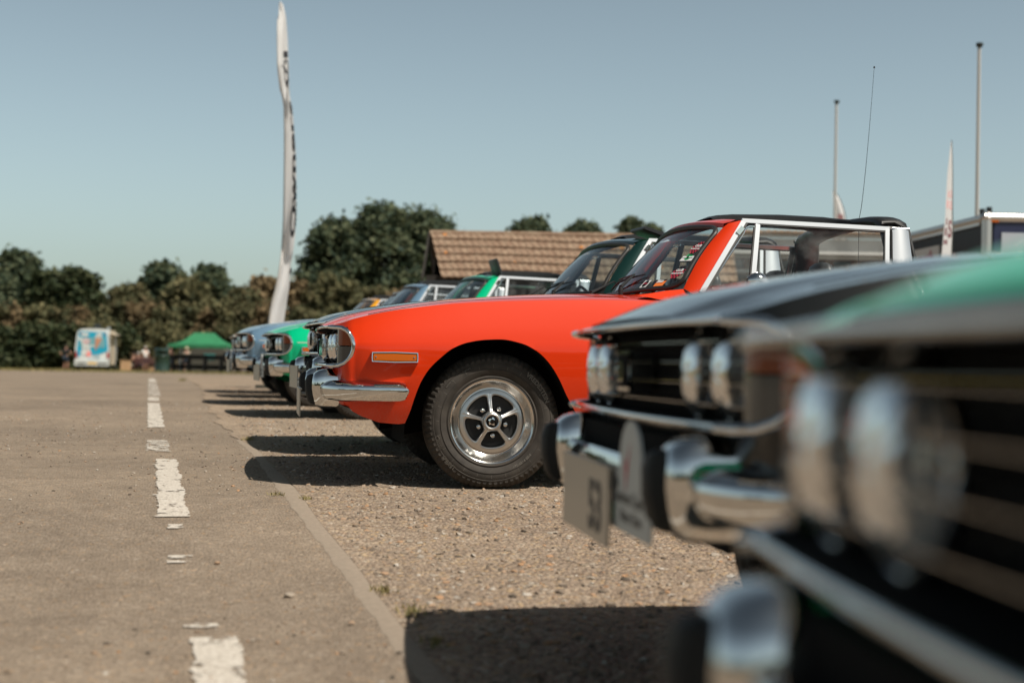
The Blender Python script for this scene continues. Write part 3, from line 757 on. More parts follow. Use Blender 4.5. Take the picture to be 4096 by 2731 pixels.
def visor(T,x=-1.235,tilt=35,s=1,z0=1.375):
    M=Matrix.Rotation(rad(-tilt),3,'Y'); mb=MB(); c=Vector((x-.05,s*.33,z0)); 
    rows=[]
    for a,b in((-.09,.004),(-.088,.011),(-.05,.014),(.05,.014),(.085,.011),(.09,.004)):
        rows.append([c+M@Vector((a,y_,q)) for y_,q in((-.13,b*.6),(-.12,b),(.12,b),(.13,b*.6),(.13,-b*.6),(.12,-b),(-.12,-b),(-.13,-b*.6))])
    mb.grid(rows,cv=True); mb.add(rows[0],[tuple(range(8))]); mb.add(rows[-1],[tuple(range(8))])
    o=mb.build('sun_visor',VINYL,T); mb=MB(); mb.add([c+M@Vector((a,y_,.016)) for a,y_ in((-.06,-.08),(.05,-.08),(.05,.08),(-.06,.08))],[(0,1,2,3)]); mb.build('visor_mirror',ALU,o,smooth=False); return o
def stripe(T):
    for s in(1,-1):
        mb=MB(); L=[]
        for x in np.arange(-3.2,.6351,.05):
            L.append([(x,s*(yside(x,z)+.0015),z) for z in(.648,.651,.655)])
        mb.grid(L,flip=(s>0)); mb.build('pinstripe',WHITESTRIPE,T)
# stickers etc are added to the orange car after the copies are taken
def posefrom(px,py,d,phic,lx,ly):
    de=rad(14.35-phic); p=at(px,py,d); xx=Vector((-math.cos(de),math.sin(de),0)); yy=Vector((-math.sin(de),-math.cos(de),0)); o=p-xx*lx-yy*ly; return o.x,o.y
GNX,GNY=posefrom(2052,1120,.99,6,.722,-.388)
BLX,BLY=posefrom(1664,867,2.41,8,.718,.556)
c_green0=dup('emerald green car nearest the camera, its blurred nose cut by the right edge',P_GREEN,GNX,GNY,6,-.126)
c_black=dup('black car with a plate ending 53, between the orange and nearest green cars',P_BLACK,BLX,BLY,8,-.074)
c_dg=dup('dark green, nearly black car directly behind the orange car',P_DKGREEN,1.755,8.90,14,.063)
c_gr=dup('emerald green car with a thin white pinstripe beyond the dark green one',P_GREEN,1.82,13.05,16,.066)
c_bl=dup('light blue car with a thin white pinstripe',P_BLUE,1.715,15.75,14.5,.112)
c_rd=dup('dark red car set back between the light blue and yellow cars, only its windscreen showing',P_RED,1.98,18.1,15,.14)
c_ye=dup('yellow car at the far end of the row',P_YEL,1.91,20.3,15,.14)
place(proto,1.60,7.10,10,0)
for T in(c_gr,c_bl): stripe(T)
visor(c_dg,-1.25,16,1.25,1.345); visor(c_gr,-1.19,70,1.3,1.37)
number_plate(c_black,'53',x=.852,y=.03,z=.378,w=.47,h=.145); rally_plate(c_black,y=.385,z=.43,x=.835)
number_plate(c_gr,''); rally_plate(c_gr,y=.32,z=.43); number_plate(c_bl,''); rally_plate(c_bl,y=.32,z=.43); number_plate(c_dg,'',y=-.1,z=.40)
# hella plate on the dark green car
mb=MB(); mb.box((.86,.23,.335),(.006,.22,.13)); mb.box((.864,.23,.335),(.002,.20,.062),mi=1); addtext(mb,'Hella',.075,lambda a,b,c:(.8655+c,.23+a,.335+b-.024),0,2,bold=.002); mb.box((.864,.23,.388),(.002,.18,.008),mi=1); mb.box((.864,.23,.284),(.002,.18,.008),mi=1)
mb.build('advert_plate',[RALLY,PLATETXT,WHITE],c_dg,smooth=False)
number_plate(proto,'',y=-.1,z=.36)
for nm,u,v,r,k in(('club_sticker',.88,.63,.042,'check'),('club_sticker',.86,.25,.045,'check'),('green_sticker',.86,.47,.035,'green'),('orange_sticker',.72,.10,.030,'orange'),('round_sticker',.52,.12,.033,'x')):
    disc_on_screen(proto,nm,u,v,r,k)
# ================================================================== SETTING
def ground_mat(name,kind):
    m,nt,b=newmat(name); tc=node(nt,'ShaderNodeTexCoord'); L=nt.links
    b.inputs['Roughness'].default_value=.95; b.inputs['Specular IOR Level'].default_value=.2
    big=node(nt,'ShaderNodeTexNoise'); big.inputs['Scale'].default_value=.55; big.inputs['Detail'].default_value=5; L.new(tc.outputs['Object'],big.inputs['Vector'])
    v=node(nt,'ShaderNodeTexVoronoi'); v.inputs['Scale'].default_value=62 if kind=='gravel' else 85; L.new(tc.outputs['Object'],v.inputs['Vector'])
    v2=node(nt,'ShaderNodeTexVoronoi'); v2.inputs['Scale'].default_value=170; L.new(tc.outputs['Object'],v2.inputs['Vector'])
    ramp=node(nt,'ShaderNodeValToRGB'); e=ramp.color_ramp.elements
    if kind=='gravel': cols=[(0,(.13,.10,.08)),(.25,(.25,.195,.15)),(.55,(.33,.26,.20)),(.8,(.42,.35,.28)),(.93,(.50,.34,.17)),(1,(.6,.56,.5))]
    else: cols=[(0,(.14,.11,.083)),(.35,(.225,.18,.138)),(.8,(.28,.228,.178)),(.93,(.36,.30,.24)),(.975,(.42,.26,.13)),(1,(.52,.48,.42))]
    e[0].position=0; e[0].color=(*cols[0][1],1); e[1].position=1; e[1].color=(*cols[-1][1],1)
    for p,c in cols[1:-1]: q=e.new(p); q.color=(*c,1)
    sep=node(nt,'ShaderNodeSeparateColor'); L.new(v.outputs['Color'],sep.inputs[0]); L.new(sep.outputs[0],ramp.inputs[0])
    r2=node(nt,'ShaderNodeValToRGB'); e=r2.color_ramp.elements
    a,b_=((.205,.152,.112),(.34,.265,.198)) if kind=='gravel' else ((.180,.142,.108),(.272,.220,.170))
    e[0].position=.3;e[0].color=(*a,1);e[1].position=.7;e[1].color=(*b_,1)
    s2=node(nt,'ShaderNodeSeparateColor'); L.new(v2.outputs['Color'],s2.inputs[0]); L.new(s2.outputs[1],r2.inputs[0])
    mx=node(nt,'ShaderNodeMix',data_type='RGBA'); mx.inputs[0].default_value=.55 if kind=='gravel' else .42
    L.new(r2.outputs[0],mx.inputs[6]); L.new(ramp.outputs[0],mx.inputs[7])
    r3=node(nt,'ShaderNodeValToRGB'); e=r3.color_ramp.elements; e[0].position=.3;e[0].color=(.80,.79,.78,1);e[1].position=.7;e[1].color=(1.12,1.1,1.06,1)
    L.new(big.outputs[0],r3.inputs[0])
    med=node(nt,'ShaderNodeTexNoise'); med.inputs['Scale'].default_value=5.5; med.inputs['Detail'].default_value=7; L.new(tc.outputs['Object'],med.inputs['Vector'])
    r4=node(nt,'ShaderNodeValToRGB'); e=r4.color_ramp.elements; e[0].position=.3;e[0].color=(.86,.85,.84,1);e[1].position=.68;e[1].color=(1.08,1.08,1.07,1); L.new(med.outputs[0],r4.inputs[0])
    mul2=node(nt,'ShaderNodeMix',data_type='RGBA',blend_type='MULTIPLY'); mul2.inputs[0].default_value=1; L.new(r3.outputs[0],mul2.inputs[6]); L.new(r4.outputs[0],mul2.inputs[7])
    mul=node(nt,'ShaderNodeMix',data_type='RGBA',blend_type='MULTIPLY'); mul.inputs[0].default_value=1
    L.new(mx.outputs[2],mul.inputs[6]); L.new(mul2.outputs[2],mul.inputs[7]); L.new(mul.outputs[2],b.inputs['Base Color'])
    n3=node(nt,'ShaderNodeTexNoise'); n3.inputs['Scale'].default_value=45; n3.inputs['Detail'].default_value=6; L.new(tc.outputs['Object'],n3.inputs['Vector'])
    ad=node(nt,'ShaderNodeMath',operation='ADD'); L.new(n3.outputs[0],ad.inputs[0])
    mm=node(nt,'ShaderNodeMath',operation='MULTIPLY'); mm.inputs[1].default_value=-1.3; L.new(v.outputs['Distance'],mm.inputs[0]); L.new(mm.outputs[0],ad.inputs[1])
    bp=node(nt,'ShaderNodeBump'); bp.inputs['Strength'].default_value=.9; bp.inputs['Distance'].default_value=.012 if kind=='gravel' else .006
    L.new(ad.outputs[0],bp.inputs['Height']); L.new(bp.outputs[0],b.inputs['Normal'])
    return m
G_ASPH=ground_mat('asphalt_worn','asphalt'); G_GRAV=ground_mat('gravel_bed','gravel')
CONC=simple('concrete_edging',(.265,.215,.165),.9,spec=.2,var=.12,vscale=60,bump=.3,bscale=150)
GRASSG=simple('dry_grass_ground',(.16,.13,.05),.95,spec=.1,var=.5,vscale=3)
def sheet(name,x0,x1,y0,y1,dz,m,label=None,dx=.25,fx=None):
    ysl=[y0]; 
    while ysl[-1]<y1: ysl.append(min(y1,ysl[-1]+(dx if ysl[-1]<30 else (4 if ysl[-1]<100 else 120))))
    rows=[]
    for y in ysl:
        a,b=(x0,x1) if fx is None else fx(y)
        n=7; rows.append([(a+(b-a)*k/n,y,gz(y)+dz) for k in range(n+1)])
    mb=MB(); mb.grid(rows,flip=True); o=mb.build(name,m,None,smooth=True,angle=180); tag(o,kind='structure'); return o
sheet('ground',-1500,1500,-60,3500,-.012,GRASSG)
sheet('asphalt_road',-60,60,-25,80,0,G_ASPH)
GB=[( -25,.690),(2,.690),(4,.675),(6,.655),(9,.655),(10.5,.57),(15,.60),(22,.80),(31,.98),(42,1.2),(62,1.6)]
def gb(y): return ip(y,[g[0] for g in GB],[g[1] for g in GB])+.03*math.sin(y*3.1)*(1 if y>9.6 else .2)+.02*math.sin(y*7.3)*(1 if y>9.6 else 0)
sheet('gravel_parking_ground',0,0,-20,62,.004,G_GRAV,fx=lambda y:(gb(y),40),dx=.1)
# concrete edging strip with a crumbling edge
rows=[]
for y in np.arange(-6,9.7,.03):
    c=.625+.03*min(1,max(0,(5.2-y)/2))+.012*math.sin(y*1.7); w=.034+.003*math.sin(y*11)+.003*math.sin(y*27+1)+.0015*math.sin(y*53)
    rows.append([(c-w,y,gz(y)+.0008),(c-w+.008,y,gz(y)+.0028),(c+w-.006,y,gz(y)+.0032),(c+w+.012,y,gz(y)+.0030)])
mb=MB(); mb.grid(rows,flip=True); tag(mb.build('concrete_edging',CONC),kind='structure')
# worn painted lines
def worn(name,wear,sx,sy):
    m=bpy.data.materials.new(name); m.use_nodes=True; nt=m.node_tree; b=nt.nodes['Principled BSDF']; L=nt.links
    tc=node(nt,'ShaderNodeTexCoord'); mp=node(nt,'ShaderNodeMapping'); mp.inputs['Scale'].default_value=(sx,sy,1); L.new(tc.outputs['Object'],mp.inputs[0])
    n=node(nt,'ShaderNodeTexNoise'); n.inputs['Scale'].default_value=1; n.inputs['Detail'].default_value=9; n.inputs['Roughness'].default_value=.7; L.new(mp.outputs[0],n.inputs['Vector'])
    r=node(nt,'ShaderNodeValToRGB'); r.color_ramp.elements[0].position=wear-.05; r.color_ramp.elements[1].position=wear+.035; L.new(n.outputs[0],r.inputs[0]); L.new(r.outputs[0],b.inputs['Alpha'])
    n2=node(nt,'ShaderNodeTexNoise'); n2.inputs['Scale'].default_value=90; n2.inputs['Detail'].default_value=5; L.new(tc.outputs['Object'],n2.inputs['Vector'])
    r2=node(nt,'ShaderNodeValToRGB'); r2.color_ramp.elements[0].position=.3; r2.color_ramp.elements[0].color=(.34,.29,.235,1); r2.color_ramp.elements[1].position=.62; r2.color_ramp.elements[1].color=(.54,.495,.43,1); L.new(n2.outputs[0],r2.inputs[0]); L.new(r2.outputs[0],b.inputs['Base Color'])
    b.inputs['Roughness'].default_value=.85
    return m
LINE=worn('worn_line_paint',.425,13,9); LINE2=worn('very_worn_line_paint',.50,13,12)
def dash(y0,y1,x0,x1,m,seed):
    r=random.Random(seed); ysl=np.arange(y0,y1,.018); rows=[]
    for i,y in enumerate(ysl):
        e=min(1,(y-y0)/.05,(y1-y)/.05); k=r.uniform(-.006,.006)+(r.uniform(-.02,.0) if r.random()<.10 else 0)+.005*math.sin(y*13); k2=r.uniform(-.006,.007)+.006*math.sin(y*9+1)
        rows.append([(x0+k+.004*y*0,y,gz(y)+.0045),(x0+(x1-x0)*.5,y,gz(y)+.0045),(x1+k2,y,gz(y)+.0045)])
    mb=MB(); mb.grid(rows,flip=True); o=mb.build('painted_line',m,None,smooth=False); tag(o,kind='structure')
dash(1.2,3.70,.122,.232,LINE,1); dash(3.80,3.86,.11,.20,LINE2,2); dash(4.72,4.86,.082,.155,LINE2,3); dash(5.36,5.46,.085,.145,LINE2,9)
dash(5.62,8.05,.055,.165,LINE,4); dash(8.6,9.6,.01,.14,LINE2,5); dash(11.0,15.6,.015,.135,LINE,6); dash(16.2,17.6,.02,.14,LINE,7); dash(18,30,.02,.17,LINE2,8); dash(32,46,.05,.22,LINE,10)
rows=[]
for x in np.arange(-7,9,.25): y=68+.02*x; rows.append([(x,y-.10,gz(y)+.0045),(x,y+.10,gz(y)+.0045)])
mb=MB(); mb.grid(rows); tag(mb.build('painted_line',LINE2,None,smooth=False),kind='structure')
rows=[]
for x in np.arange(1.5,30,.5): y=60.5; rows.append([(x,y-.08,gz(y)+.009),(x,y+.08,gz(y)+.009)])
mb=MB(); mb.grid(rows); tag(mb.build('painted_line',LINE2,None,smooth=False),kind='structure')
# ---- loose stones
def island_mat(name,cols,rough=.85,trans=0.):
    m,nt,b=newmat(name); g=node(nt,'ShaderNodeNewGeometry'); r=node(nt,'ShaderNodeValToRGB'); r.color_ramp.interpolation='LINEAR'
    e=r.color_ramp.elements; e[0].position=0;e[0].color=(*cols[0],1);e[1].position=1;e[1].color=(*cols[-1],1)
    for i,c in enumerate(cols[1:-1]): q=e.new((i+1)/(len(cols)-1)); q.color=(*c,1)
    nt.links.new(g.outputs['Random Per Island'],r.inputs[0]); nt.links.new(r.outputs[0],b.inputs['Base Color']); b.inputs['Roughness'].default_value=rough; b.inputs['Specular IOR Level'].default_value=.25
    if trans: b.inputs['Subsurface Weight'].default_value=0
    return m
STONE=island_mat('pebbles',[(.06,.05,.04),(.16,.125,.095),(.24,.19,.145),(.29,.23,.175),(.34,.20,.11),(.26,.21,.16),(.31,.265,.215),(.42,.38,.33)])
def ico():
    t=(1+5**.5)/2; v=np.array([(-1,t,0),(1,t,0),(-1,-t,0),(1,-t,0),(0,-1,t),(0,1,t),(0,-1,-t),(0,1,-t),(t,0,-1),(t,0,1),(-t,0,-1),(-t,0,1)],float); v/=np.linalg.norm(v[0])
    f=np.array([(0,11,5),(0,5,1),(0,1,7),(0,7,10),(0,10,11),(1,5,9),(5,11,4),(11,10,2),(10,7,6),(7,1,8),(3,9,4),(3,4,2),(3,2,6),(3,6,8),(3,8,9),(4,9,5),(2,4,11),(6,2,10),(8,6,7),(9,8,1)]); return v,f
IV,IFc=ico()
def stones(name,pts,sizes,kind='stuff',m=None):
    n=len(pts); V=IV[None]*(1+rng.uniform(-.28,.22,(n,12,1))); sc=np.stack([sizes*rng.uniform(.7,1.3,n),sizes*rng.uniform(.7,1.3,n),sizes*rng.uniform(.4,.8,n)],1)
    V=V*sc[:,None,:]; a=rng.uniform(0,6.28,n); c,s=np.cos(a)[:,None],np.sin(a)[:,None]
    X=V[...,0]*c-V[...,1]*s; Y=V[...,0]*s+V[...,1]*c; V=np.stack([X,Y,V[...,2]],-1)+pts[:,None,:]
    Fc=(IFc[None]+12*np.arange(n)[:,None,None]).reshape(-1,3)
    me=bpy.data.meshes.new(name); me.vertices.add(n*12); me.vertices.foreach_set('co',V.reshape(-1).astype(np.float32))
    me.loops.add(len(Fc)*3); me.loops.foreach_set('vertex_index',Fc.reshape(-1).astype(np.int32)); me.polygons.add(len(Fc)); me.polygons.foreach_set('loop_start',np.arange(0,len(Fc)*3,3,dtype=np.int32)); me.update(calc_edges=True); me.validate()
    me.materials.append(m or STONE); me.shade_smooth(); me.set_sharp_from_angle(angle=rad(50)); o=bpy.data.objects.new(name,me); COL.objects.link(o)
    if kind: o['kind']=kind
    return o
def scatter(n,x0,x1,y0,y1,smin,smax,pw,dz,keep=None):
    x=rng.uniform(0,1,n); y=y0+(y1-y0)*rng.uniform(0,1,n)**1.6; x=x0+(x1-x0)*x
    s=smin+(smax-smin)*rng.uniform(0,1,n)**pw
    if keep is not None: k=keep(x,y); x,y,s=x[k],y[k],s[k]
    z=np.interp(y,GY,GZ)+dz+s*.15
    return np.stack([x,y,z],1),s
p,s_=scatter(34000,.70,4.6,2.2,13,.0025,.0145,3.0,.003); stones('loose_gravel',p,s_)
p,s_=scatter(9000,1.0,5,13,24,.005,.014,2.0,.004); stones('loose_gravel',p,s_)
def nz(x,y): return np.sin(x*1.3+y*.9)+np.sin(x*2.9-y*1.7)+np.sin(y*.6+1)
p,s_=scatter(20000,-4.5,.62,2.2,16,.002,.0100,3.2,.001,lambda x,y:(rng.uniform(0,3.4,len(x))<nz(x,y)+1.9)); stones('road_grit',p,s_)
for i,(px,py,d,s) in enumerate(((667,1310,4.15,.016),(808,1382,3.8,.010),(500,1247,4.6,.010),(1215,1233,4.7,.014),(930,1095,6.2,.014))):
    q=at(px,py,d); o=stones('stone',np.array([[q.x,q.y,gz(q.y)+s*.5]]),np.array([s]),None)
    tag(o,['dark brown pebble alone on the asphalt left of the concrete edging','small dark pebble on the asphalt near the nearest white dash','small pebble on the road below the middle white dash','grey stone on the gravel below the orange car wheel','pale stone in the shadow edge beside the orange front tyre'][i],'stone',group='stones lying on the ground')
# weeds
WEED=island_mat('weed_blades',[(.13,.13,.045),(.22,.18,.08),(.32,.25,.12),(.17,.16,.06)])
def weed(x,y,n,h,label):
    mb=MB(); r=random.Random(int(x*1000+y*77))
    for k in range(n):
        a=r.uniform(0,6.28); d=r.uniform(0,.035)*n/60; bx,by=x+d*math.cos(a)*1.2,y+d*math.sin(a)*2; l=h*r.uniform(.4,1); t=r.uniform(0,6.28); w=.0022; lean=r.uniform(.2,.9)
        dx,dy=math.cos(t),math.sin(t); z=gz(y)+.004
        mb.add([(bx-dy*w,by+dx*w,z),(bx+dy*w,by-dx*w,z),(bx+dx*l*lean*.5+dy*w*.7,by+dy*l*lean*.5,z+l*.6),(bx+dx*l*lean,by+dy*l*lean,z+l)],[(0,1,2,3)])
    tag(mb.build('weed_tuft',WEED,None,smooth=False),label,'weed',group='weeds along the concrete edging')
weed(.66,9.6,70,.03,'low weed tuft by the shadow tip of the dark green car'); weed(.55,6.2,50,.02,'tiny weed left of the edging below the orange car shadow'); weed(.66,6.05,45,.02,'weed tuft right of the edging below the orange car shadow'); weed(.70,4.22,60,.026,'weed tuft halfway down the concrete edging, farther of the foreground three'); weed(.73,3.92,70,.030,'yellowing weed tuft in the middle of the foreground three'); weed(.72,3.53,55,.026,'weed tuft nearest the camera by the green car shadow'); weed(.85,36,160,.09,'far weed tuft at the gravel edge near the white banner shadow')
# ---- foliage
def leafmat(name,cols,rough=.7):
    m=island_mat(name,[tuple(min(1,c*2.1) for c in q) for q in cols],rough); nt=m.node_tree; b=nt.nodes['Principled BSDF']; o=[n for n in nt.nodes if n.type=='OUTPUT_MATERIAL'][0]
    t=node(nt,'ShaderNodeBsdfTranslucent'); src=b.inputs['Base Color'].links[0].from_socket; nt.links.new(src,t.inputs[0]); mx=node(nt,'ShaderNodeMixShader'); mx.inputs[0].default_value=.35
    nt.links.new(b.outputs[0],mx.inputs[1]); nt.links.new(t.outputs[0],mx.inputs[2]); nt.links.new(mx.outputs[0],o.inputs[0]); return m
LEAF={ 'oak':leafmat('oak_leaves',[(.014,.025,.017),(.027,.038,.022),(.044,.054,.029),(.068,.074,.040)],.7),
 'dark':leafmat('hedge_leaves',[(.010,.017,.008),(.018,.026,.011),(.028,.034,.015),(.040,.044,.020)],.7),
 'olive':leafmat('scrub_leaves',[(.032,.034,.017),(.054,.053,.026),(.078,.073,.036),(.105,.092,.046)],.8),
 'brown':leafmat('dry_scrub_leaves',[(.042,.034,.019),(.078,.058,.031),(.110,.080,.043),(.145,.104,.057)],.85),
 'mix':leafmat('mixed_scrub_leaves',[(.024,.029,.015),(.048,.048,.023),(.076,.063,.032),(.054,.053,.026)],.8)}
BARK=simple('bark',(.05,.04,.03),.9,spec=.1,var=.3)
def leaves(name,C_,Rr,n,size,mat,parent,zmin=None):
    # C_ lobe centres, Rr lobe radii; quads scattered through each lobe, denser outward
    C_=np.array(C_);Rr=np.array(Rr); w=Rr**2; idx=rng.choice(len(C_),n,p=w/w.sum())
    d=rng.normal(size=(n,3)); d/=np.linalg.norm(d,axis=1)[:,None]; rr=rng.uniform(.1,1.0,n)**.6*(1+.12*rng.normal(size=n))
    rr=np.minimum(rr,1.12); rr*=1+.18*np.sin(d[:,0]*7+idx)*np.cos(d[:,2]*6+idx*2)
    P=C_[idx]+d*(Rr[idx]*rr)[:,None]*np.array([1,1,.8])
    P+=rng.normal(size=(n,3))*(Rr[idx]*.42*(rng.uniform(0,1,n)<.5))[:,None]
    if zmin is not None: P[:,2]=np.maximum(P[:,2],zmin+rng.uniform(0,.3,n))
    nrm=d+rng.normal(size=(n,3))*.8+np.array([0,0,.4]); nrm/=np.linalg.norm(nrm,axis=1)[:,None]
    a=np.cross(nrm,rng.normal(size=(n,3))); a/=np.linalg.norm(a,axis=1)[:,None]; b=np.cross(nrm,a)
    s=size*rng.uniform(.5,1.25,n)[:,None]
    V=np.stack([P-a*s-b*s*.35,P+a*s*.2-b*s*.7,P+a*s+b*s*.3,P-a*s*.1+b*s*.75],1)
    me=bpy.data.meshes.new(name); me.vertices.add(n*4); me.vertices.foreach_set('co',V.reshape(-1).astype(np.float32)); me.loops.add(n*4); me.loops.foreach_set('vertex_index',np.arange(n*4,dtype=np.int32)); me.polygons.add(n); me.polygons.foreach_set('loop_start',np.arange(0,n*4,4,dtype=np.int32)); me.update(calc_edges=True)
    me.materials.append(mat); o=bpy.data.objects.new(name,me); COL.objects.link(o); o.parent=parent; return o
def tree(px,ytop,d,wpx,kind,label,group,name='tree',gap=1.0,low=.25,n=5200,size=.30):
    g=spot(px,d); top=at(px,ytop,d).z; H=top-g.z; W=wpx/FPX*d*1.32
    T=thing(name,label,'tree',(g.x,g.y,g.z),0,group)
    mb=MB(); R_=random.Random(int(px*7+ytop)); tr=max(.12,H*.022)
    mb.tube([(0,0,-.2),(.05*H*.1,0,H*.25),(.0,.05,H*.5),(.1,0,H*.8)],[tr*1.3,tr,tr*.7,tr*.25],8)
    C_=[];Rl=[]; zb_=H*low; Hc=H-zb_
    nl=int(120*gap)
    for k in range(nl):
        q=R_.uniform(0,1)**.8; r=W*R_.uniform(.055,.125)
        prof=math.sqrt(max(.02,1-(max(0,q-.30)/.72)**2))*(.80+.20*min(1,q/.3))
        mw=max(.05*W,W*.5*prof-r*.7); a=R_.uniform(0,6.28); rr=mw*R_.uniform(.05,1)**.5
        z=min(zb_+q*Hc,H-r*R_.uniform(.8,1.2)); C_.append((rr*math.cos(a),rr*math.sin(a),z)); Rl.append(r)
    C_.append((0,0,H-W*.12)); Rl.append(W*.12)
    for k in range(0,len(C_),7):
        c=C_[k]; s=Vector((0,0,H*R_.uniform(.2,.45))); mb.tube([s,s.lerp(Vector(c),.5)+Vector((0,0,.2)),Vector(c)],[tr*.5,tr*.3,tr*.1],5)
    mb.build('trunk',BARK,T)
    leaves('crown',C_,Rl,int(n*2.0),size,LEAF[kind],T)
    return T
def bush(px,ytop,d,wpx,kind,label,group,n=2600,size=.22,name='bush'):
    g=spot(px,d); H=at(px,ytop,d).z-g.z; W=wpx/FPX*d
    T=thing(name,label,'bush',(g.x,g.y,g.z),0,group); R_=random.Random(int(px*3+ytop)); C_=[];Rl=[]
    W*=1.15
    for k in range(46):
        a=R_.uniform(0,6.28); z=H*R_.uniform(.03,.92); m=W*.5*(1-.40*(z/H)**2); rr=m*R_.uniform(.1,1.0); r=W*R_.uniform(.07,.16); z=min(z,H-r*.8); C_.append((rr*math.cos(a),rr*math.sin(a),z)); Rl.append(r)
    C_.append((W*R_.uniform(-.1,.1),0,H-W*.14)); Rl.append(W*.14)
    leaves('foliage',C_,Rl,n,size,LEAF[kind],T,0)
    mb=MB()
    for k in range(5): c=Vector(C_[k]); mb.tube([(0,0,-.1),(c.x*.5,c.y*.5,c.z*.5),c],[.06,.04,.02],5)
    mb.build('stem',BARK,T); return T
BG='trees on the skyline behind the scrub'
tree(40,578,135,120,'oak','tall tree at the left edge with sky showing through its crown',BG,low=.3)
tree(8,640,128,110,'oak','lower dark tree cut by the left edge of the photo',BG,low=.1)
tree(100,625,128,110,'dark','dark rounded tree between the two trees left of the ice cream van',BG,low=.1)
tree(165,617,126,120,'dark','dense dark tree above the ice cream van',BG,low=.08,n=6500)
tree(298,655,128,120,'mix','low brownish tree right of the sky gap',BG,low=.1)
tree(372,606,132,120,'oak','pointed tree with a dark top above the green gazebo left side',BG,low=.1,n=6500)
tree(480,612,136,120,'oak','broad pale green tree behind the green gazebo',BG,low=.15)
tree(430,640,126,130,'olive','olive tree in front of the gazebo trees',BG,low=.08)
tree(600,638,130,110,'brown','brownish tree left of the white banner',BG,low=.08)
tree(560,665,124,100,'mix','small tree in the dip left of the banner',BG,low=.08)
OG='tall oaks behind the tiled hut'
tree(770,505,140,165,'oak','left oak with a gappy crown, right of the white banner',OG,low=.22,n=6500,gap=1.1)
tree(870,470,142,170,'oak','highest oak in the photo, left of the tiled roof',OG,low=.30,n=6500)
tree(965,483,145,180,'oak','oak partly hidden behind the left end of the tiled roof',OG,low=.3,n=6500)
tree(1010,520,150,90,'olive','paler oak spur just over the roof end',OG,low=.5,n=2500)
tree(1215,501,150,120,'oak','round tree top showing over the roof ridge, left of three',OG,low=.5,n=4500)
tree(1332,508,155,105,'oak','thin tree top over the roof ridge, middle of three',OG,low=.5,n=3000)
tree(1445,500,150,80,'oak','spiky tree top over the roof ridge, right of three',OG,low=.5,n=3000)
tree(1490,517,150,90,'oak','low tree top over the ridge beside the dark green car header',OG,low=.5,n=2500)
SG='scrub bushes along the far edge'
r_=random.Random(5); kinds=['mix','brown','olive','mix','brown','olive']
words=['left edge','left of the standing person','behind the standing person','left above the ice cream van','above the ice cream van','right above the ice cream van','right of the ice cream van','above the seated people','above the dark green bin','left of the green gazebo','behind the gazebo left slope','behind the gazebo peak','right of the gazebo','left of the white banner']
for i,px in enumerate(np.linspace(-10,620,14)):
    k=kinds[i%6]; bush(px,690+r_.uniform(-12,16),116,95,k,{'mix':'mixed green and brown','brown':'dry brown','olive':'olive green'}[k]+' scrub bush, upper row, '+words[i],SG,2600)
for i,px in enumerate(np.linspace(-20,610,15)):
    k='dark' if i<5 else r_.choice(['olive','mix','dark']); bush(px,748+r_.uniform(-10,14),110,85,k,{'mix':'mixed green and brown','dark':'dark green','olive':'olive green'}[k]+' bush of the low front row, %s'%words[min(i,13)] if i<14 else 'low bush just behind the nose of the light blue car',SG,2300)
for i,(px,yt,w) in enumerate(((680,640,110),(740,622,120),(800,640,110),(860,655,100),(905,665,80))):
    bush(px,yt,112,w,['brown','olive','olive','mix','brown'][i],['rusty brown bush just right of the banner','tall olive bush right of the banner','olive bush above the black car bonnet','mixed bush above the yellow car','low golden bush left of the hut'][i],SG,4500)
for i,px in enumerate((690,760,830,900,960)):
    bush(px,700,106,95,'olive' if i%2 else 'mix',['lower','second lower','middle lower','fourth lower','rightmost lower'][i]+' bush between banner and hut',SG,2200)
n=16000
def wood():  # unseen wood behind the camera, added for a dark band in reflections
    P=[]
    a=rng.uniform(0,1,n); ang=np.pi*(.98+a*1.0); Rd=rng.uniform(60,68,n); x=Rd*np.cos(ang)*1.15; y=Rd*np.sin(ang)-6; top=5.5+2.2*np.sin(a*31)+1.5*np.sin(a*77+1)+rng.normal(size=n)*.4; z=rng.uniform(0,1,n)*top-.3
    P=np.stack([x,y,z],1); nr=rng.normal(size=(n,3)); nr/=np.linalg.norm(nr,axis=1)[:,None]; q=np.cross(nr,rng.normal(size=(n,3))); q/=np.linalg.norm(q,axis=1)[:,None]; b=np.cross(nr,q); s=rng.uniform(.4,.9,n)[:,None]
    V=np.stack([P-q*s-b*s*.4,P+q*s*.2-b*s*.7,P+q*s+b*s*.3,P-q*s*.1+b*s*.75],1)
    me=bpy.data.meshes.new('unseen_wood'); me.vertices.add(n*4); me.vertices.foreach_set('co',V.reshape(-1).astype(np.float32)); me.loops.add(n*4); me.loops.foreach_set('vertex_index',np.arange(n*4,dtype=np.int32)); me.polygons.add(n); me.polygons.foreach_set('loop_start',np.arange(0,n*4,4,dtype=np.int32)); me.update(calc_edges=True)
    me.materials.append(LEAF['oak']); o=bpy.data.objects.new('unseen_wood',me); COL.objects.link(o); o['kind']='stuff'
wood()
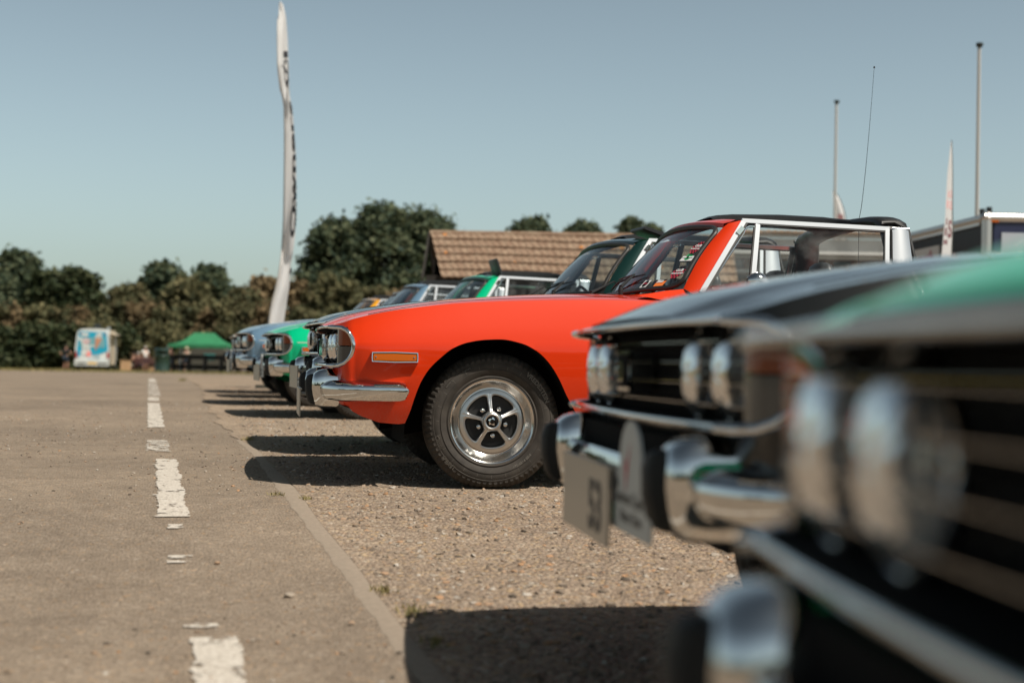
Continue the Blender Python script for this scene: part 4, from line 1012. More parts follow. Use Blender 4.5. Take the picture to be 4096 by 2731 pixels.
# grass verge
GR_M=island_mat('verge_grass',[(.10,.10,.03),(.17,.15,.06),(.26,.20,.09),(.13,.12,.04)])
def verge():
    n=9000; x=rng.uniform(-32,14,n); y=rng.uniform(80,101,n); h=rng.uniform(.05,.20,n); z=np.interp(y,GY,GZ)-.012
    a=rng.uniform(0,3.14,n); w=.07; dx,dy=np.cos(a)*w,np.sin(a)*w; lx=rng.normal(size=n)*.05
    V=np.stack([np.stack([x-dx,y-dy,z],1),np.stack([x+dx,y+dy,z],1),np.stack([x+lx,y,z+h],1)],1)
    me=bpy.data.meshes.new('verge_grass'); me.vertices.add(n*3); me.vertices.foreach_set('co',V.reshape(-1).astype(np.float32)); me.loops.add(n*3); me.loops.foreach_set('vertex_index',np.arange(n*3,dtype=np.int32)); me.polygons.add(n); me.polygons.foreach_set('loop_start',np.arange(0,n*3,3,dtype=np.int32)); me.update(calc_edges=True); me.materials.append(GR_M)
    o=bpy.data.objects.new('verge_grass',me); COL.objects.link(o); o['kind']='stuff'
verge()
# ---- ice cream van
VB=simple('van_blue_print',(.01,.33,.50),.35,coat=.5); VW=simple('van_white',(.62,.64,.62),.35,coat=.5); VC=simple('van_cream_side',(.55,.47,.36),.4); VD=simple('van_dark',(.02,.025,.025),.4); VG=simple('van_window_film',(.16,.36,.40),.25,coat=.5); VP=simple('pale_pink_film',(.55,.33,.34),.5); CONE=simple('cone_brown',(.50,.22,.11),.5); PLY=simple('plate_yellow',(.65,.38,.04),.5)
def van():
    d=99; g=spot(211,d); away=Vector((g.x,g.y,0)).normalized(); side=Vector((away.y,-away.x,0))
    rz=math.atan2(away.y,away.x)-rad(7)
    T=thing('ice_cream_van','white and blue ice cream van seen from behind, parked on the far verge','van',(g.x,g.y,g.z),rz)
    # local x forward (away), y left, z up
    T.scale=(1,1.02,1.09)
    mb=MB(); sec=lambda x,k,zt_:[(x,1.10*k,.35),(x,1.13*k,.7),(x,1.14*k,1.4),(x,1.06*k,2.2),(x,1.0*k,zt_-.2),(x,.80*k,zt_-.05),(x,.3*k,zt_),(x,-.3*k,zt_),(x,-.80*k,zt_-.05),(x,-1.0*k,zt_-.2),(x,-1.06*k,2.2),(x,-1.14*k,1.4),(x,-1.13*k,.7),(x,-1.10*k,.35)]
    rows=[sec(.0,.985,2.66),sec(.06,1,2.68),sec(3.6,1,2.72),sec(4.0,.98,2.6),sec(4.5,.96,1.9),sec(5.3,.94,1.25),sec(5.6,.9,.9)]
    mb.grid(rows); mb.add(rows[0],[tuple(range(14))]); mb.add(rows[-1],[tuple(range(14))]); mb.build('body',VW,T,angle=40)
    fr=lambda o=0:(lambda u,w,h=0:(-.012-o-h,-u,w))
    f0=fr()
    mb=MB(); poly=[(-1.03,.85),(-.98,1.6),(-.93,2.2),(-.90,2.50),(.90,2.46),(.95,2.2),(1.03,1.5),(1.04,1.28),(.85,1.18),(.5,1.05),(.1,1.0),(-.3,.98),(-.6,.75)]
    mb.prism(poly,0,.004,f0); mb.build('rear_panel_print',VB,T,smooth=False)
    mb=MB(); mb.prism([(-.82,1.48),(.84,1.48),(.84,2.12),(-.82,2.12)],0,.01,fr(.006)); mb.build('rear_window',VG,T,smooth=False)
    mb=MB(); f2=fr(.020); 
    def blob(cx,cz,rx,rz,mi,o=0): mb.disc((cx,cz),rx,20,lambda u,w:fr(.020+o)(u,w),mi,rz)
    for c in((-.50,2.30,.26,.11),(-.80,2.02,.12,.12),(-.46,1.84,.26,.24),(-.40,1.50,.28,.16),(-.40,1.15,.34,.30),(-.45,.85,.42,.16),(.45,2.28,.20,.15),(.40,2.15,.22,.12),(.0,1.58,.16,.05)): blob(*c,0)
    blob(-.38,1.88,.24,.18,1,.003); blob(-.38,1.94,.14,.05,0,.006); blob(-.22,1.06,.17,.19,2,.004)
    mb.add([fr(.030)(u,w) for u,w in((.20,2.10),(.64,2.06),(.40,1.62),(.20,1.25))],[(0,1,2,3)],3)
    for k in range(5): mb.add([fr(.034)(u,w) for u,w in((.22,2.0-.14*k),(.60-.07*k,1.93-.14*k),(.60-.07*k,1.91-.14*k),(.22,1.98-.14*k))],[(0,1,2,3)],1)
    mb.build('ice_cream_picture',[VW,VP,PINK,CONE],T,smooth=False)
    mb=MB(); addtext(mb,'Ice',.36,lambda a,b,c:fr(.035)(a+.32,b+.82),0,0,bold=.012); addtext(mb,'Cream',.42,lambda a,b,c:fr(.035)(a+.32,b+.52),0,0,bold=.012); mb.build('lettering',simple('pale_letter_blue',(.32,.46,.52),.5),T,smooth=False)
    for u in(-1.02,1.05):
        mb=MB(); mb.box((-.03,-u,1.0),(.06,.12,.38)); mb.build('tail_light',TAIL,T,smooth=False)
    for u,w in((-.78,2.36),(.80,2.32)):
        mb=MB(); mb.lathe([(.0,-.05),(.05,-.04),(.06,0)],12,(0,-u,w),'x'); mb.build('marker_lamp',TAIL,T)
    mb=MB(); mb.box((-.10,0,.50),(.20,2.24,.36)); mb.build('rear_bumper',VW,T,smooth=False)
    mb=MB(); mb.box((-.205,.66,.46),(.01,.66,.10)); mb.box((-.205,-.72,.46),(.01,.66,.10)); mb.build('step_pad',VD,T,smooth=False)
    mb=MB(); mb.box((-.208,-.05,.48),(.01,.60,.12)); mb.build('number_plate',PLY,T,smooth=False)
    mb=MB(); mb.box((1.0,-.2,2.86),(.4,.42,.30)); mb.build('roof_vent',VD,T,smooth=False)
    mb=MB(); mb.lathe([(.0,.2),(.12,.18),(.14,.05),(.12,0)],16,(.6,-1.0,2.62),'z'); mb.build('roof_beacon',ALU,T)
    mb=MB(); mb.prism([(.4,.4),(3.4,.4),(3.4,2.6),(.4,2.6)],0,.02,lambda u,w,h:(u,-1.14-h,w)); mb.build('side_panel',VC,T,smooth=False)
    mb=MB(); mb.prism([(.25,.45),(.40,.45),(.40,2.1),(.25,2.1)],.0,.03,lambda u,w,h:(u,-1.14-h,w)); mb.build('side_recess',VD,T,smooth=False)
    mb=MB(); mb.box((1.9,-1.30,2.38),(2.6,.45,.08),Matrix.Rotation(rad(18),3,'X')); mb.build('serving_hatch',VC,T,smooth=False)
    for x in(1.0,4.4):
        for s in(1,-1):
            mb=MB(); mb.lathe([(.0,-.1),(.2,-.1),(.22,-.12),(.33,-.12),(.35,-.05),(.35,.1),(.2,.12),(0,.12)],24,(x,s*1.0,.35)); mb.build('wheel',VD,T)
van()
# ---- people (far off)
SKIN=simple('skin',(.42,.22,.15),.6); HAIR=simple('dark_hair',(.03,.02,.015),.8); HAIRW=simple('grey_hair',(.35,.32,.3),.8); BLKC=simple('black_cloth',(.012,.012,.013),.9); DENIM=simple('denim',(.03,.045,.07),.9); WHC=simple('white_cloth',(.7,.68,.64),.9); BEIGE=simple('beige_cloth',(.45,.38,.3),.9); STRAW=simple('straw_hat',(.6,.5,.36),.9)
def skinmesh(name,verts,edges,radii,m,parent,root=0):
    me=bpy.data.meshes.new(name); me.from_pydata(verts,edges,[]); me.materials.append(m)
    o=bpy.data.objects.new(name,me); COL.objects.link(o); o.parent=parent
    md=o.modifiers.new('skin','SKIN'); md.use_smooth_shade=True
    sk=me.skin_vertices[0] if me.skin_vertices else None
    if sk is None:
        bpy.context.view_layer.objects.active=o; sk=me.skin_vertices[0]
    for i,r in enumerate(radii): sk.data[i].radius=(r,r*.85) if not hasattr(r,'__len__') else r
    sk.data[root].use_root=True
    sb=o.modifiers.new('sub','SUBSURF'); sb.levels=1; sb.render_levels=2
    dg=bpy.context.evaluated_depsgraph_get(); me2=bpy.data.meshes.new_from_object(o.evaluated_get(dg)); o.modifiers.clear(); old=o.data; o.data=me2; me2.name=name; 
    if not me2.materials: me2.materials.append(m)
    me2.shade_smooth(); return o
def person(px,d,face,label,pose,top,bottom,hair,hat=None):
    g=spot(px,d); T=thing('person',label,'person',(g.x,g.y,g.z),rad(face),'people by the ice cream van and bench')
    seat=pose=='sit'; hp=.50 if seat else .92
    # x forward, y left
    J=dict(pel=(0,0,hp),bel=(0,0,hp+.18),ch=(.01,0,hp+.38),nk=(.01,0,hp+.55),hd=(.03,0,hp+.66),ht=(.03,0,hp+.76))
    for s,n in((1,'L'),(-1,'R')):
        J['sh'+n]=(.0,s*.19,hp+.50)
        if pose=='akimbo': J['el'+n]=(-.08,s*.42,hp+.26); J['ha'+n]=(.04,s*.20,hp+.12)
        else: J['el'+n]=(.02,s*.25,hp+.24); J['ha'+n]=(.22,s*.16,hp+.10) if seat else (.06,s*.26,hp+.0)
        J['fi'+n]=tuple(Vector(J['ha'+n])+Vector((.05,-s*.04 if pose=='akimbo' else 0,-.06)))
        J['hi'+n]=(0,s*.10,hp-.03)
        if seat: J['kn'+n]=(.44,s*.13,hp-.01); J['an'+n]=(.46,s*.13,.08); J['to'+n]=(.60,s*.14,.04)
        else: J['kn'+n]=(.03,s*.12,.50); J['an'+n]=(-.01,s*.13,.08); J['to'+n]=(.13,s*.15,.04)
    rad_=dict(pel=.13,bel=.125,ch=.145,nk=.055,hd=.095,ht=.075,sh=.065,el=.045,ha=.032,fi=.026,hi=.09,kn=.06,an=.04,to=.035)
    ks=list(J); ix={k:i for i,k in enumerate(ks)}
    E_=[('pel','bel'),('bel','ch'),('ch','nk'),('nk','hd'),('hd','ht')]
    for n in'LR': E_+=[('ch','sh'+n),('sh'+n,'el'+n),('el'+n,'ha'+n),('ha'+n,'fi'+n),('pel','hi'+n),('hi'+n,'kn'+n),('kn'+n,'an'+n),('an'+n,'to'+n)]
    R=[rad_[k[:2]] if k[:2] in rad_ and k not in rad_ else rad_[k] for k in ks]
    skinmesh('body',[J[k] for k in ks],[(ix[a],ix[b]) for a,b in E_],R,SKIN,T)
    def cloth(name,keys,edges,m,grow,over={}):
        P_=[over.get(k,J.get(k)) for k in keys]; i2={k:i for i,k in enumerate(keys)}
        skinmesh(name,P_,[(i2[a],i2[b]) for a,b in edges],[(rad_[k] if k in rad_ else rad_[k[:2]])+grow for k in keys],m,T)
    mid=lambda a,b,t:tuple(Vector(a).lerp(Vector(b),t))
    J['slL']=mid(J['shL'],J['elL'],.6); J['slR']=mid(J['shR'],J['elR'],.6); rad_['sl']=.055
    cloth('shirt',['pel','bel','ch','shL','slL','shR','slR'],[('pel','bel'),('bel','ch'),('ch','shL'),('shL','slL'),('ch','shR'),('shR','slR')],top,.018)
    J['sgL']=mid(J['hiL'],J['knL'],.85); J['sgR']=mid(J['hiR'],J['knR'],.85); rad_['sg']=.07
    cloth('shorts',['pel','hiL','sgL','hiR','sgR'],[('pel','hiL'),('hiL','sgL'),('pel','hiR'),('hiR','sgR')],bottom,.02)
    mb=MB(); hx,hz_=.015,hp+.735
    rows=[]
    for k in range(7):
        t=k/6*math.pi*.62; rows.append([(hx+.105*math.sin(t)*math.cos(a)*1.05,.09*math.sin(t)*math.sin(a),hz_+.012+.105*math.cos(t)) for a in np.linspace(0,2*math.pi,17)[:-1]])
    mb.grid(rows,cv=True,flip=True); mb.build('hair',hair,T)
    mb=MB()
    for s in(1,-1): mb.box((.118,s*.032,hp+.715),(.012,.018,.010),mi=0); mb.box((.03,s*.098,hp+.70),(.03,.016,.05),mi=1)
    mb.box((.128,0,hp+.69),(.03,.022,.04),mi=1); mb.box((.115,0,hp+.655),(.012,.045,.012),mi=0); mb.build('face',[HAIR,SKIN],T,smooth=False)
    if hat:
        mb=MB(); mb.lathe([(.0,.10),(.08,.09),(.105,.02),(.19,-.005),(.19,-.012),(.10,.0)],20,(hx,0,hz_+.03),'z'); mb.build('hat',hat,T)
    return T
person(151,97,70,'person standing left of the ice cream van, hands on hips, black top and denim shorts','akimbo',BLKC,DENIM,HAIR)
person(307,93,50,'seated person in black with dark hair, left on the bench','sit',BLKC,BEIGE,HAIR)
person(317,93,60,'seated person in black with pale hair, beside the dark-haired one','sit',BLKC,DENIM,HAIRW)
person(333,96,-60,'person in a white shirt behind the brown bench','stand',WHC,DENIM,HAIRW)
person(390,96,40,'person half hidden right of the dark green bin','stand',BLKC,DENIM,HAIR)
person(428,100,-90,'person in a straw hat under the gazebo edge','stand',BEIGE,DENIM,HAIR,STRAW)
# bin
BING=simple('bin_green',(.014,.035,.024),.4,coat=.2)
g=spot(372,88); T=thing('litter_bin','dark green cylindrical litter bin left of the black fence','bin',g)
T.scale=(1.12,1.12,1.16)
mb=MB(); mb.lathe([(.0,1.30),(.30,1.34),(.40,1.30),(.42,1.20),(.41,1.18)],32,(0,0,0),'z'); mb.build('lid',BING,T)
mb=MB(); mb.lathe([(.41,0),(.43,.03),(.41,.06),(.41,.90),(.425,.93),(.41,.96),(.41,1.02)],32,(0,0,0),'z'); 
for a in range(4): mb.box((.40*math.cos(a*1.571+.78),.40*math.sin(a*1.571+.78),1.10),(.12,.12,.2),Matrix.Rotation(a*1.571+.78,3,'Z'))
mb.build('drum',BING,T)
# bench
BENCH=simple('bench_brown',(.07,.025,.02),.6)
g=spot(334,92.5); T=thing('bench','dark brown wooden bench beside the litter bin','bench',g,rad(-14))
mb=MB()
for k in range(4): mb.box((0,-.2+.13*k,.45),(1.5,.10,.035))
mb.build('seat',BENCH,T,smooth=False); mb=MB()
for k in range(3): mb.box((0,.28+.03*k,.62+.15*k),(1.5,.03,.11),Matrix.Rotation(rad(-12),3,'X'))
mb.build('backrest',BENCH,T,smooth=False)
for x in(-.72,.72):
    for y in(-.22,.28): mb=MB(); mb.box((x,y,.22 if y<0 else .5),(.08,.08,.44 if y<0 else 1.0)); mb.build('leg',BENCH,T,smooth=False)
    mb=MB(); mb.box((x,0,.68),(.08,.55,.04)); mb.build('armrest',BENCH,T,smooth=False)
CARD=simple('cardboard',(.42,.26,.14),.9)
for px,w,h,l in((289,.65,.75,'tan crate stood right of the ice cream van'),(352,.5,.32,'low tan box in front of the brown bench')):
    g=spot(px,91); T=thing('crate',l,'crate',g); mb=MB(); mb.box((0,0,h/2),(w,.5,h)); mb.build('box',CARD,T,smooth=False); mb=MB(); mb.box((0,0,h+.02),(w+.06,.56,.05)); mb.box((0,-.26,h*.6),(w*.4,.02,.06)); mb.build('lid',CARD,T,smooth=False)
# fence
FB=simple('fence_black',(.008,.008,.008),.8,spec=.2)
A=spot(398,93); B=spot(560,90); T=thing('post_and_rail_fence','black post and rail fence between the bin and the light blue car','fence',A)
D=B-A; n=4
for k in range(n+1):
    p=D*(k/n*.92+.0); mb=MB(); mb.box((p.x,p.y,.62),(.26,.16,1.24)); mb.box((p.x,p.y,1.215),(.24,.20,.03)); mb.build('post',FB,T,smooth=False)
ang=math.atan2(D.y,D.x)
for z in(.45,1.08):
    mb=MB(); mb.box((D.x*.46,D.y*.46-.09,z),(D.length*1.02,.05,.28),Matrix.Rotation(ang,3,'Z')); mb.build('rail',FB,T,smooth=False)
# gazebo + tent
GZB=simple('gazebo_green',(.02,.17,.07),.7,var=.15,vscale=1.5); TENT=simple('tent_khaki',(.06,.055,.042),.8); TEAL=simple('tent_window_teal',(.05,.20,.19),.3)
g=spot(468,103); T=thing('gazebo','green pop-up gazebo behind the black fence','gazebo',g,rad(-15))
mb=MB(); w,dp=2.15,1.9; ze,zt_=1.98,2.85
def cor(u,v): return (w*u,dp*v)
ridge=[(-.72,0,zt_),(.72,0,zt_)]
def sl(a,b): 
    return [tuple(Vector(a).lerp(Vector(b),t)-Vector((0,0,.22*math.sin(math.pi*t)))) for t in np.linspace(0,1,7)]
P_=[]
for (u,v),rg in (((-1,-1),0),((1,-1),1),((1,1),1),((-1,1),0)): P_.append(sl(ridge[rg],(*cor(u,v),ze)))
for i in range(4): mb.grid([P_[i],[tuple((Vector(a)+Vector(b))/2) for a,b in zip(P_[i],P_[(i+1)%4])],P_[(i+1)%4]],flip=True)
c4=[cor(-1,-1),cor(1,-1),cor(1,1),cor(-1,1)]
for i in range(4):
    a,b=c4[i],c4[(i+1)%4]; mb.grid([[(a[0],a[1],ze),(b[0],b[1],ze)],[(a[0],a[1],ze-.24),(b[0],b[1],ze-.24)]])
mb.build('canopy',GZB,T,angle=30)
for u,v in c4: mb=MB(); mb.box((u,v,ze/2-.1),(.05,.05,ze)); mb.build('leg',ALU,T,smooth=False)
g=spot(482,98); T=thing('army_tent','olive brown frame tent with teal windows in front of the gazebo','tent',g,rad(-12))
mb=MB(); prof=[(-1.22,0),(-1.22,1.35),(-1.1,1.60),(-.9,1.70),(1.0,1.70),(1.2,1.55),(1.35,1.2),(1.4,0)]
mb.prism(prof[::-1],-.9,.9,lambda u,w_,h:(u,h,w_)); mb.build('canvas',TENT,T,smooth=False)
mb=MB(); mb.box((.12,-.91,1.12),(.78,.02,.42)); mb.build('window',TEAL,T,smooth=False)
mb=MB(); mb.box((-1.72,-.3,1.25),(.9,.05,.12)); mb.box((-2.1,-.3,.65),(.08,.08,1.3)); mb.build('porch',TENT,T,smooth=False)
# distant crowd/clutter behind the fence
CL=island_mat('distant_clutter',[(.05,.05,.04),(.16,.08,.06),(.10,.12,.13),(.30,.25,.20),(.06,.08,.10),(.22,.12,.08),(.12,.12,.09)])
mb=MB(); r_=random.Random(3)
for k in range(260):
    q=spot(r_.uniform(398,620),r_.uniform(104,112)); h=r_.uniform(.5,1.15); mb.box((q.x,q.y,q.z+h/2),(r_.uniform(.08,.25),.15,h))
tag(mb.build('distant_crowd',CL,None,smooth=False),kind='stuff')
# ---- hut with pantile roof
TILE=island_mat('clay_tiles',[(.185,.118,.078),(.195,.125,.084),(.20,.130,.088),(.19,.12,.08)],.9); 
nt=TILE.node_tree; tc=node(nt,'ShaderNodeTexCoord'); nz_=node(nt,'ShaderNodeTexNoise'); nz_.inputs['Scale'].default_value=9; nz_.inputs['Detail'].default_value=8; nt.links.new(tc.outputs['Object'],nz_.inputs['Vector'])
mx=node(nt,'ShaderNodeMix',data_type='RGBA'); rr_=node(nt,'ShaderNodeValToRGB'); rr_.color_ramp.elements[0].position=.45; rr_.color_ramp.elements[1].position=.62; nt.links.new(nz_.outputs[0],rr_.inputs[0]); nt.links.new(rr_.outputs[0],mx.inputs[0])
bs=nt.nodes['Principled BSDF']; src=bs.inputs['Base Color'].links[0].from_socket; nt.links.new(src,mx.inputs[6]); mx.inputs[7].default_value=(.27,.195,.135,1); nt.links.new(mx.outputs[2],bs.inputs['Base Color'])
LICH=simple('orange_lichen',(.65,.22,.02),.9); WOODD=simple('dark_timber',(.022,.018,.014),.85,var=.3); WOODP=simple('pale_timber',(.16,.14,.12),.8); WHT=simple('white_timber',(.60,.58,.55),.6); BRN=simple('brown_window_frame',(.16,.06,.03),.6); DWIN=simple('dark_pane',(.02,.02,.02),.15)
def roof_mesh(L_,run,rise,courses,wave,mi=0):
    # local: x along ridge, slope from ridge (y=0,z=0) to front (y=-run, z=-rise)
    mb=MB(); sl_=Vector((0,-run,-rise)); nrm=Vector((0,-rise,run)).normalized(); nx=int(L_/wave*10)
    tl=wave*2
    for c in range(courses):
        k=0
        x=-(c%2)*0.0
        ntl=int(L_/tl)
        for i in range(ntl):
            rows=[]; j=random.uniform(-.004,.004)
            for t,o in((0,-.004),(.5,.014),(1.05,.040),(1.055,.0)):
                row=[]
                for q in range(13):
                    xx=(i+q/12)*tl; ph=(q/12*2)%1; h=.020*(.5+.5*math.cos(2*math.pi*(q/12*2))) 
                    p=sl_*((c+t)/courses)+nrm*(h+o+j); row.append((xx,p.y,p.z))
                rows.append(row)
            mb.grid(rows,flip=True)
    return mb
Rv=Vector((R0.x,R0.y,0))
dh=32.5; p0=at(988,534,dh); rzh=math.atan2(Rv.y,Rv.x)-rad(2.0); eave=at(1012,641,dh-1.2)
T=thing('tiled_hut','low dark timber hut with a long brown pantile roof behind the cars','hut',(p0.x,p0.y,0),rzh)
rise=p0.z-eave.z; run=1.45; LH=6.9
mb=roof_mesh(LH,run,rise,6,.155); mb.v=[(x+.40*(-y/run)*(1-x/LH)+.012*math.sin(x*1.9),y,z+p0.z+.018*math.sin(x*1.1+.6)) for x,y,z in mb.v]; mb.build('roof',TILE,T,angle=60)
mb=MB(); mb.grid([[(x,.0,p0.z-.01),(x,run,p0.z-rise)] for x in(0,LH)]); mb.build('rear_roof_slope',TILE,T,smooth=False)
mb=MB()
for i in range(int(LH/.4)):
    mb.tube([(i*.4,0,p0.z-.03),(i*.4+.41,0,p0.z-.025)],.085,10)
mb.build('ridge_tile',TILE,T)
mb=MB(); mb.box((LH/2-.08,.0,1.25),(LH-.24,2*run-.5,2.6+(p0.z-rise-2.55))); mb.add([(.2,-run+.25,p0.z-rise),(.2,run-.25,p0.z-rise),(.2,0,p0.z-.1)],[(0,2,1)]); mb.build('wall',WOODD,T,smooth=False)
mb=MB(); mb.bar((-.02,-run-.02,p0.z-rise-.05),(-.02,0,p0.z-.06),.16,.03,(1,0,0)); mb.bar((-.02,run,p0.z-rise-.05),(-.02,0,p0.z-.06),.16,.03,(1,0,0)); mb.build('bargeboard',WOODD,T,smooth=False)
mb=MB(); mb.box((.17,-.55,p0.z-rise+.05),(.03,.09,.9)); mb.build('corner_post',WOODP,T,smooth=False)
mb=MB(); 
for k,(x,c) in enumerate(((.35,.5),(.42,2.9),(4.15,1.95),(4.35,1.95),(4.75,2.0),(5.2,4.4),(3.45,1.9),(2.0,4.0),(6.1,1.3))):
    t=c/6; mb.disc((x,0),.05,8,lambda u,w,t=t:(u,-run*t+w*.7-.02,p0.z-rise*t+w*.55+.045),0,.03)
mb.build('lichen_patch',LICH,T,smooth=False)
# white clubhouse seen through the windows
g=at(1700,560,33.5); T=thing('clubhouse','white clubhouse with a tiled strip roof and brown windows, seen through the orange car windows','building',(g.x,g.y,0),rzh)
zt_=at(1780,534,33.5).z
mb=roof_mesh(5.2,.45,.12,1,.155); mb.v=[(x-.5,y-.5,z+zt_) for x,y,z in mb.v]; zt_+=.06; mb.build('roof',TILE,T,angle=60)
mb=MB(); mb.box((2.0,.2,(zt_-.2)/2),(5.2,1.2,zt_-.3)); mb.build('wall',simple('render_beige',(.35,.26,.19),.9),T,smooth=False)
mb=MB(); mb.box((2.0,-.86,zt_-.20),(5.3,.06,.12)); mb.box((2,-.80,zt_-.45),(5.3,.05,.35)); mb.box((2,-.60,zt_-.68),(5.3,.08,.08)); mb.box((2,-.60,zt_-1.02),(5.3,.08,.07))
for k in range(9): mb.box((-.5+.62*k,-.62,1.3),(.07,.09,2.4))
mb.build('veranda',WHT,T,smooth=False)
for k in range(8):
    x=-.19+.62*k; mb=MB(); mb.box((x,-.50,zt_-.85),(.50,.05,.26)); f_=mb.build('window',BRN,T,smooth=False); mb=MB(); mb.box((x,-.53,zt_-.85),(.42,.02,.19)); mb.build('pane',DWIN,f_,smooth=False)
mb=MB(); mb.box((2,-.75,zt_-1.15),(5.3,.05,.07)); 
for k in range(14): mb.box((-.5+.40*k,-.75,zt_-1.6),(.07,.05,.9))
mb.build('railing',DKMETAL,T,smooth=False)
# ---- flags, poles, trailer
def clothmat(name,col):
    m=bpy.data.materials.new(name); m.use_nodes=True; nt=m.node_tree; nt.nodes.clear(); o=node(nt,'ShaderNodeOutputMaterial'); d=node(nt,'ShaderNodeBsdfDiffuse'); d.inputs[0].default_value=(*col,1); t=node(nt,'ShaderNodeBsdfTranslucent'); t.inputs[0].default_value=(*col,1)
    mx=node(nt,'ShaderNodeMixShader'); mx.inputs[0].default_value=.55; nt.links.new(d.outputs[0],mx.inputs[1]); nt.links.new(t.outputs[0],mx.inputs[2]); nt.links.new(mx.outputs[0],o.inputs[0]); return m
POLE=simple('white_pole',(.50,.48,.45),.4,.2); CAPM=simple('dark_cap',(.02,.025,.02),.6); CLOTH=clothmat('white_banner_cloth',(.88,.88,.88)); INK=simple('banner_ink',(.02,.02,.025),.8); MAROON=simple('maroon_ink',(.16,.05,.06),.8); PINKI=simple('pink_ink',(.66,.36,.36),.8)
def flagpole(px,ytop,d,r,label):
    t=at(px,ytop,d); g=Vector((t.x,t.y,gz(t.y))); T=thing('flagpole',label,'flagpole',g,0,'bare white flagpoles'); H=t.z-g.z
    mb=MB(); mb.tube([(0,0,0),(0,0,H*.5),(0,0,H)],[r*1.15,r*1.0,r*.8],14); mb.build('pole',POLE,T)
    mb=MB(); mb.lathe([(.0,H+.07),(r*2,H+.06),(r*2.1,H+.02),(r*1.6,H-.02),(r*.8,H-.04)],16,(0,0,0),'z'); mb.build('cap',CAPM,T)
    mb=MB(); mb.tube([(-r*1.7,-.01,H*.12),(-r*1.5,-.01,H*.55),(-r*1.3,-.01,H-.05)],.006,5); mb.build('halyard',simple('rope',(.4,.37,.33),.8),T)
flagpole(2250,106,30,.036,'tall white flagpole at the right, nearest the camera'); flagpole(1922,236,40,.036,'farther white flagpole behind the orange car roof')
# whip aerial
a=at(2008,155,7.6); b=at(1973,505,7.9)
T=thing('whip_aerial','thin bent whip aerial rising behind the orange car roof','aerial',(b.x,b.y,0))
mb=MB(); L=[]
for t in np.linspace(0,1,14):
    px=1973+35*(t**.75); py=505-350*t; p=at(px,py,7.8)-Vector((b.x,b.y,0)); L.append(p)
L=[Vector((L[0].x,L[0].y,.9))]+L; mb.tube(L,[.0018]+[.0018-.0008*t for t in np.linspace(0,1,14)],6); mb.build('rod',DKMETAL,T); mb=MB(); mb.lathe([(0,.006),(.005,.003),(.005,-.003),(0,-.006)],8,tuple(L[-1]),'z'); mb.build('tip',DKMETAL,T)
# tall white banner: left and right edges along its height, twisted
def banner():
    d=23; K=[(4,643,645),(12,641,651),(40,640,657),(80,639,660),(150,640,663),(200,645,664),(225,652,666),(245,655,671),(300,656,676),(360,656,680),(430,655,681),(500,654,681),(540,652,678),(575,650,674),(610,646,668),(660,637,664),(705,625,657),(745,620,651),(768,618,649),(775,624,640)]
    ysx=[k[0] for k in K]; g=spot(650,d); T=thing('feather_banner','tall thin white banner with black lettering, twisted by the wind','banner',(g.x,g.y,g.z))
    TW=[(4,.1),(80,.55),(150,.5),(225,-.1),(300,-.5),(430,-.55),(540,-.35),(610,.35),(700,.6),(775,.5)]
    def pt(py,u,o=0):
        l=ip(py,ysx,[k[1] for k in K]); r=ip(py,ysx,[k[2] for k in K]); tw=ip(py,[t[0] for t in TW],[t[1] for t in TW])
        dd=d+tw*(u-.5)+.06*math.sin(u*6+py*.02)-o; return at(l+(r-l)*u,py,dd)-g
    mb=MB(); rows=[[pt(py,u) for u in np.linspace(0,1,9)] for py in np.linspace(4,775,90)]; mb.grid(rows); mb.build('cloth',CLOTH,T,angle=80)
    mb=MB(); L=[pt(py,-.0 if py>30 else .3)+Vector((-.012,.01,0)) for py in np.linspace(8,775,40)]; L=[Vector((L[-1].x+.02,L[-1].y,0))]+L[::-1]; 
    mb.tube(L,[.022]+[.018-.008*i/40 for i in range(40)],8); mb.build('pole',POLE,T)
    mb=MB(); mb.box((L[0].x,L[0].y,.03),(.5,.08,.05)); mb.box((L[0].x,L[0].y,.03),(.08,.5,.05)); mb.build('base',CAPM,T,smooth=False)
    # lettering up the cloth
    mb=MB()
    def fr(sx,y_bot,u0,u1,flip=False):
        return lambda a,b,c: tuple(pt(y_bot-a*sx,u1-(b)*(u1-u0) if not flip else u0+b*(u1-u0),.012))
    v,f=textmesh('Owners Cl',1.0,0,'LEFT',.03); mx_=max(p[0] for p in v); F_=lambda a,b,c:tuple(pt(548-a/mx_*430+0,.95-b*.62,.012))
    # densify not needed: letters are small
    mb.add([F_(*p) for p in v],f)
    v,f=textmesh('ndsus',1.0,0,'LEFT',.02); mx_=max(p[0] for p in v); F2=lambda a,b,c:tuple(pt(520-a/mx_*95,1.0-b*.35,.014)); mb.add([F2(*p) for p in v],f)
    for poly in(((255,.35),(262,.62),(290,.95),(318,.98),(330,.9),(318,.88),(290,.80),(268,.48),(262,.20)),((225,.75),(240,.7),(252,.5),(256,.55),(244,.8))):
        mb.add([pt(y*.575 if y>1000 else 4+(y-4)*.58,u,.014) for y,u in poly],[tuple(range(len(poly)))])
    mb.build('lettering',INK,T,smooth=False)
    mb=MB(); c=pt(622,.95); mb.box(tuple(c),(.05,.05,.09)); mb.build('clip',INK,T,smooth=False)
banner()
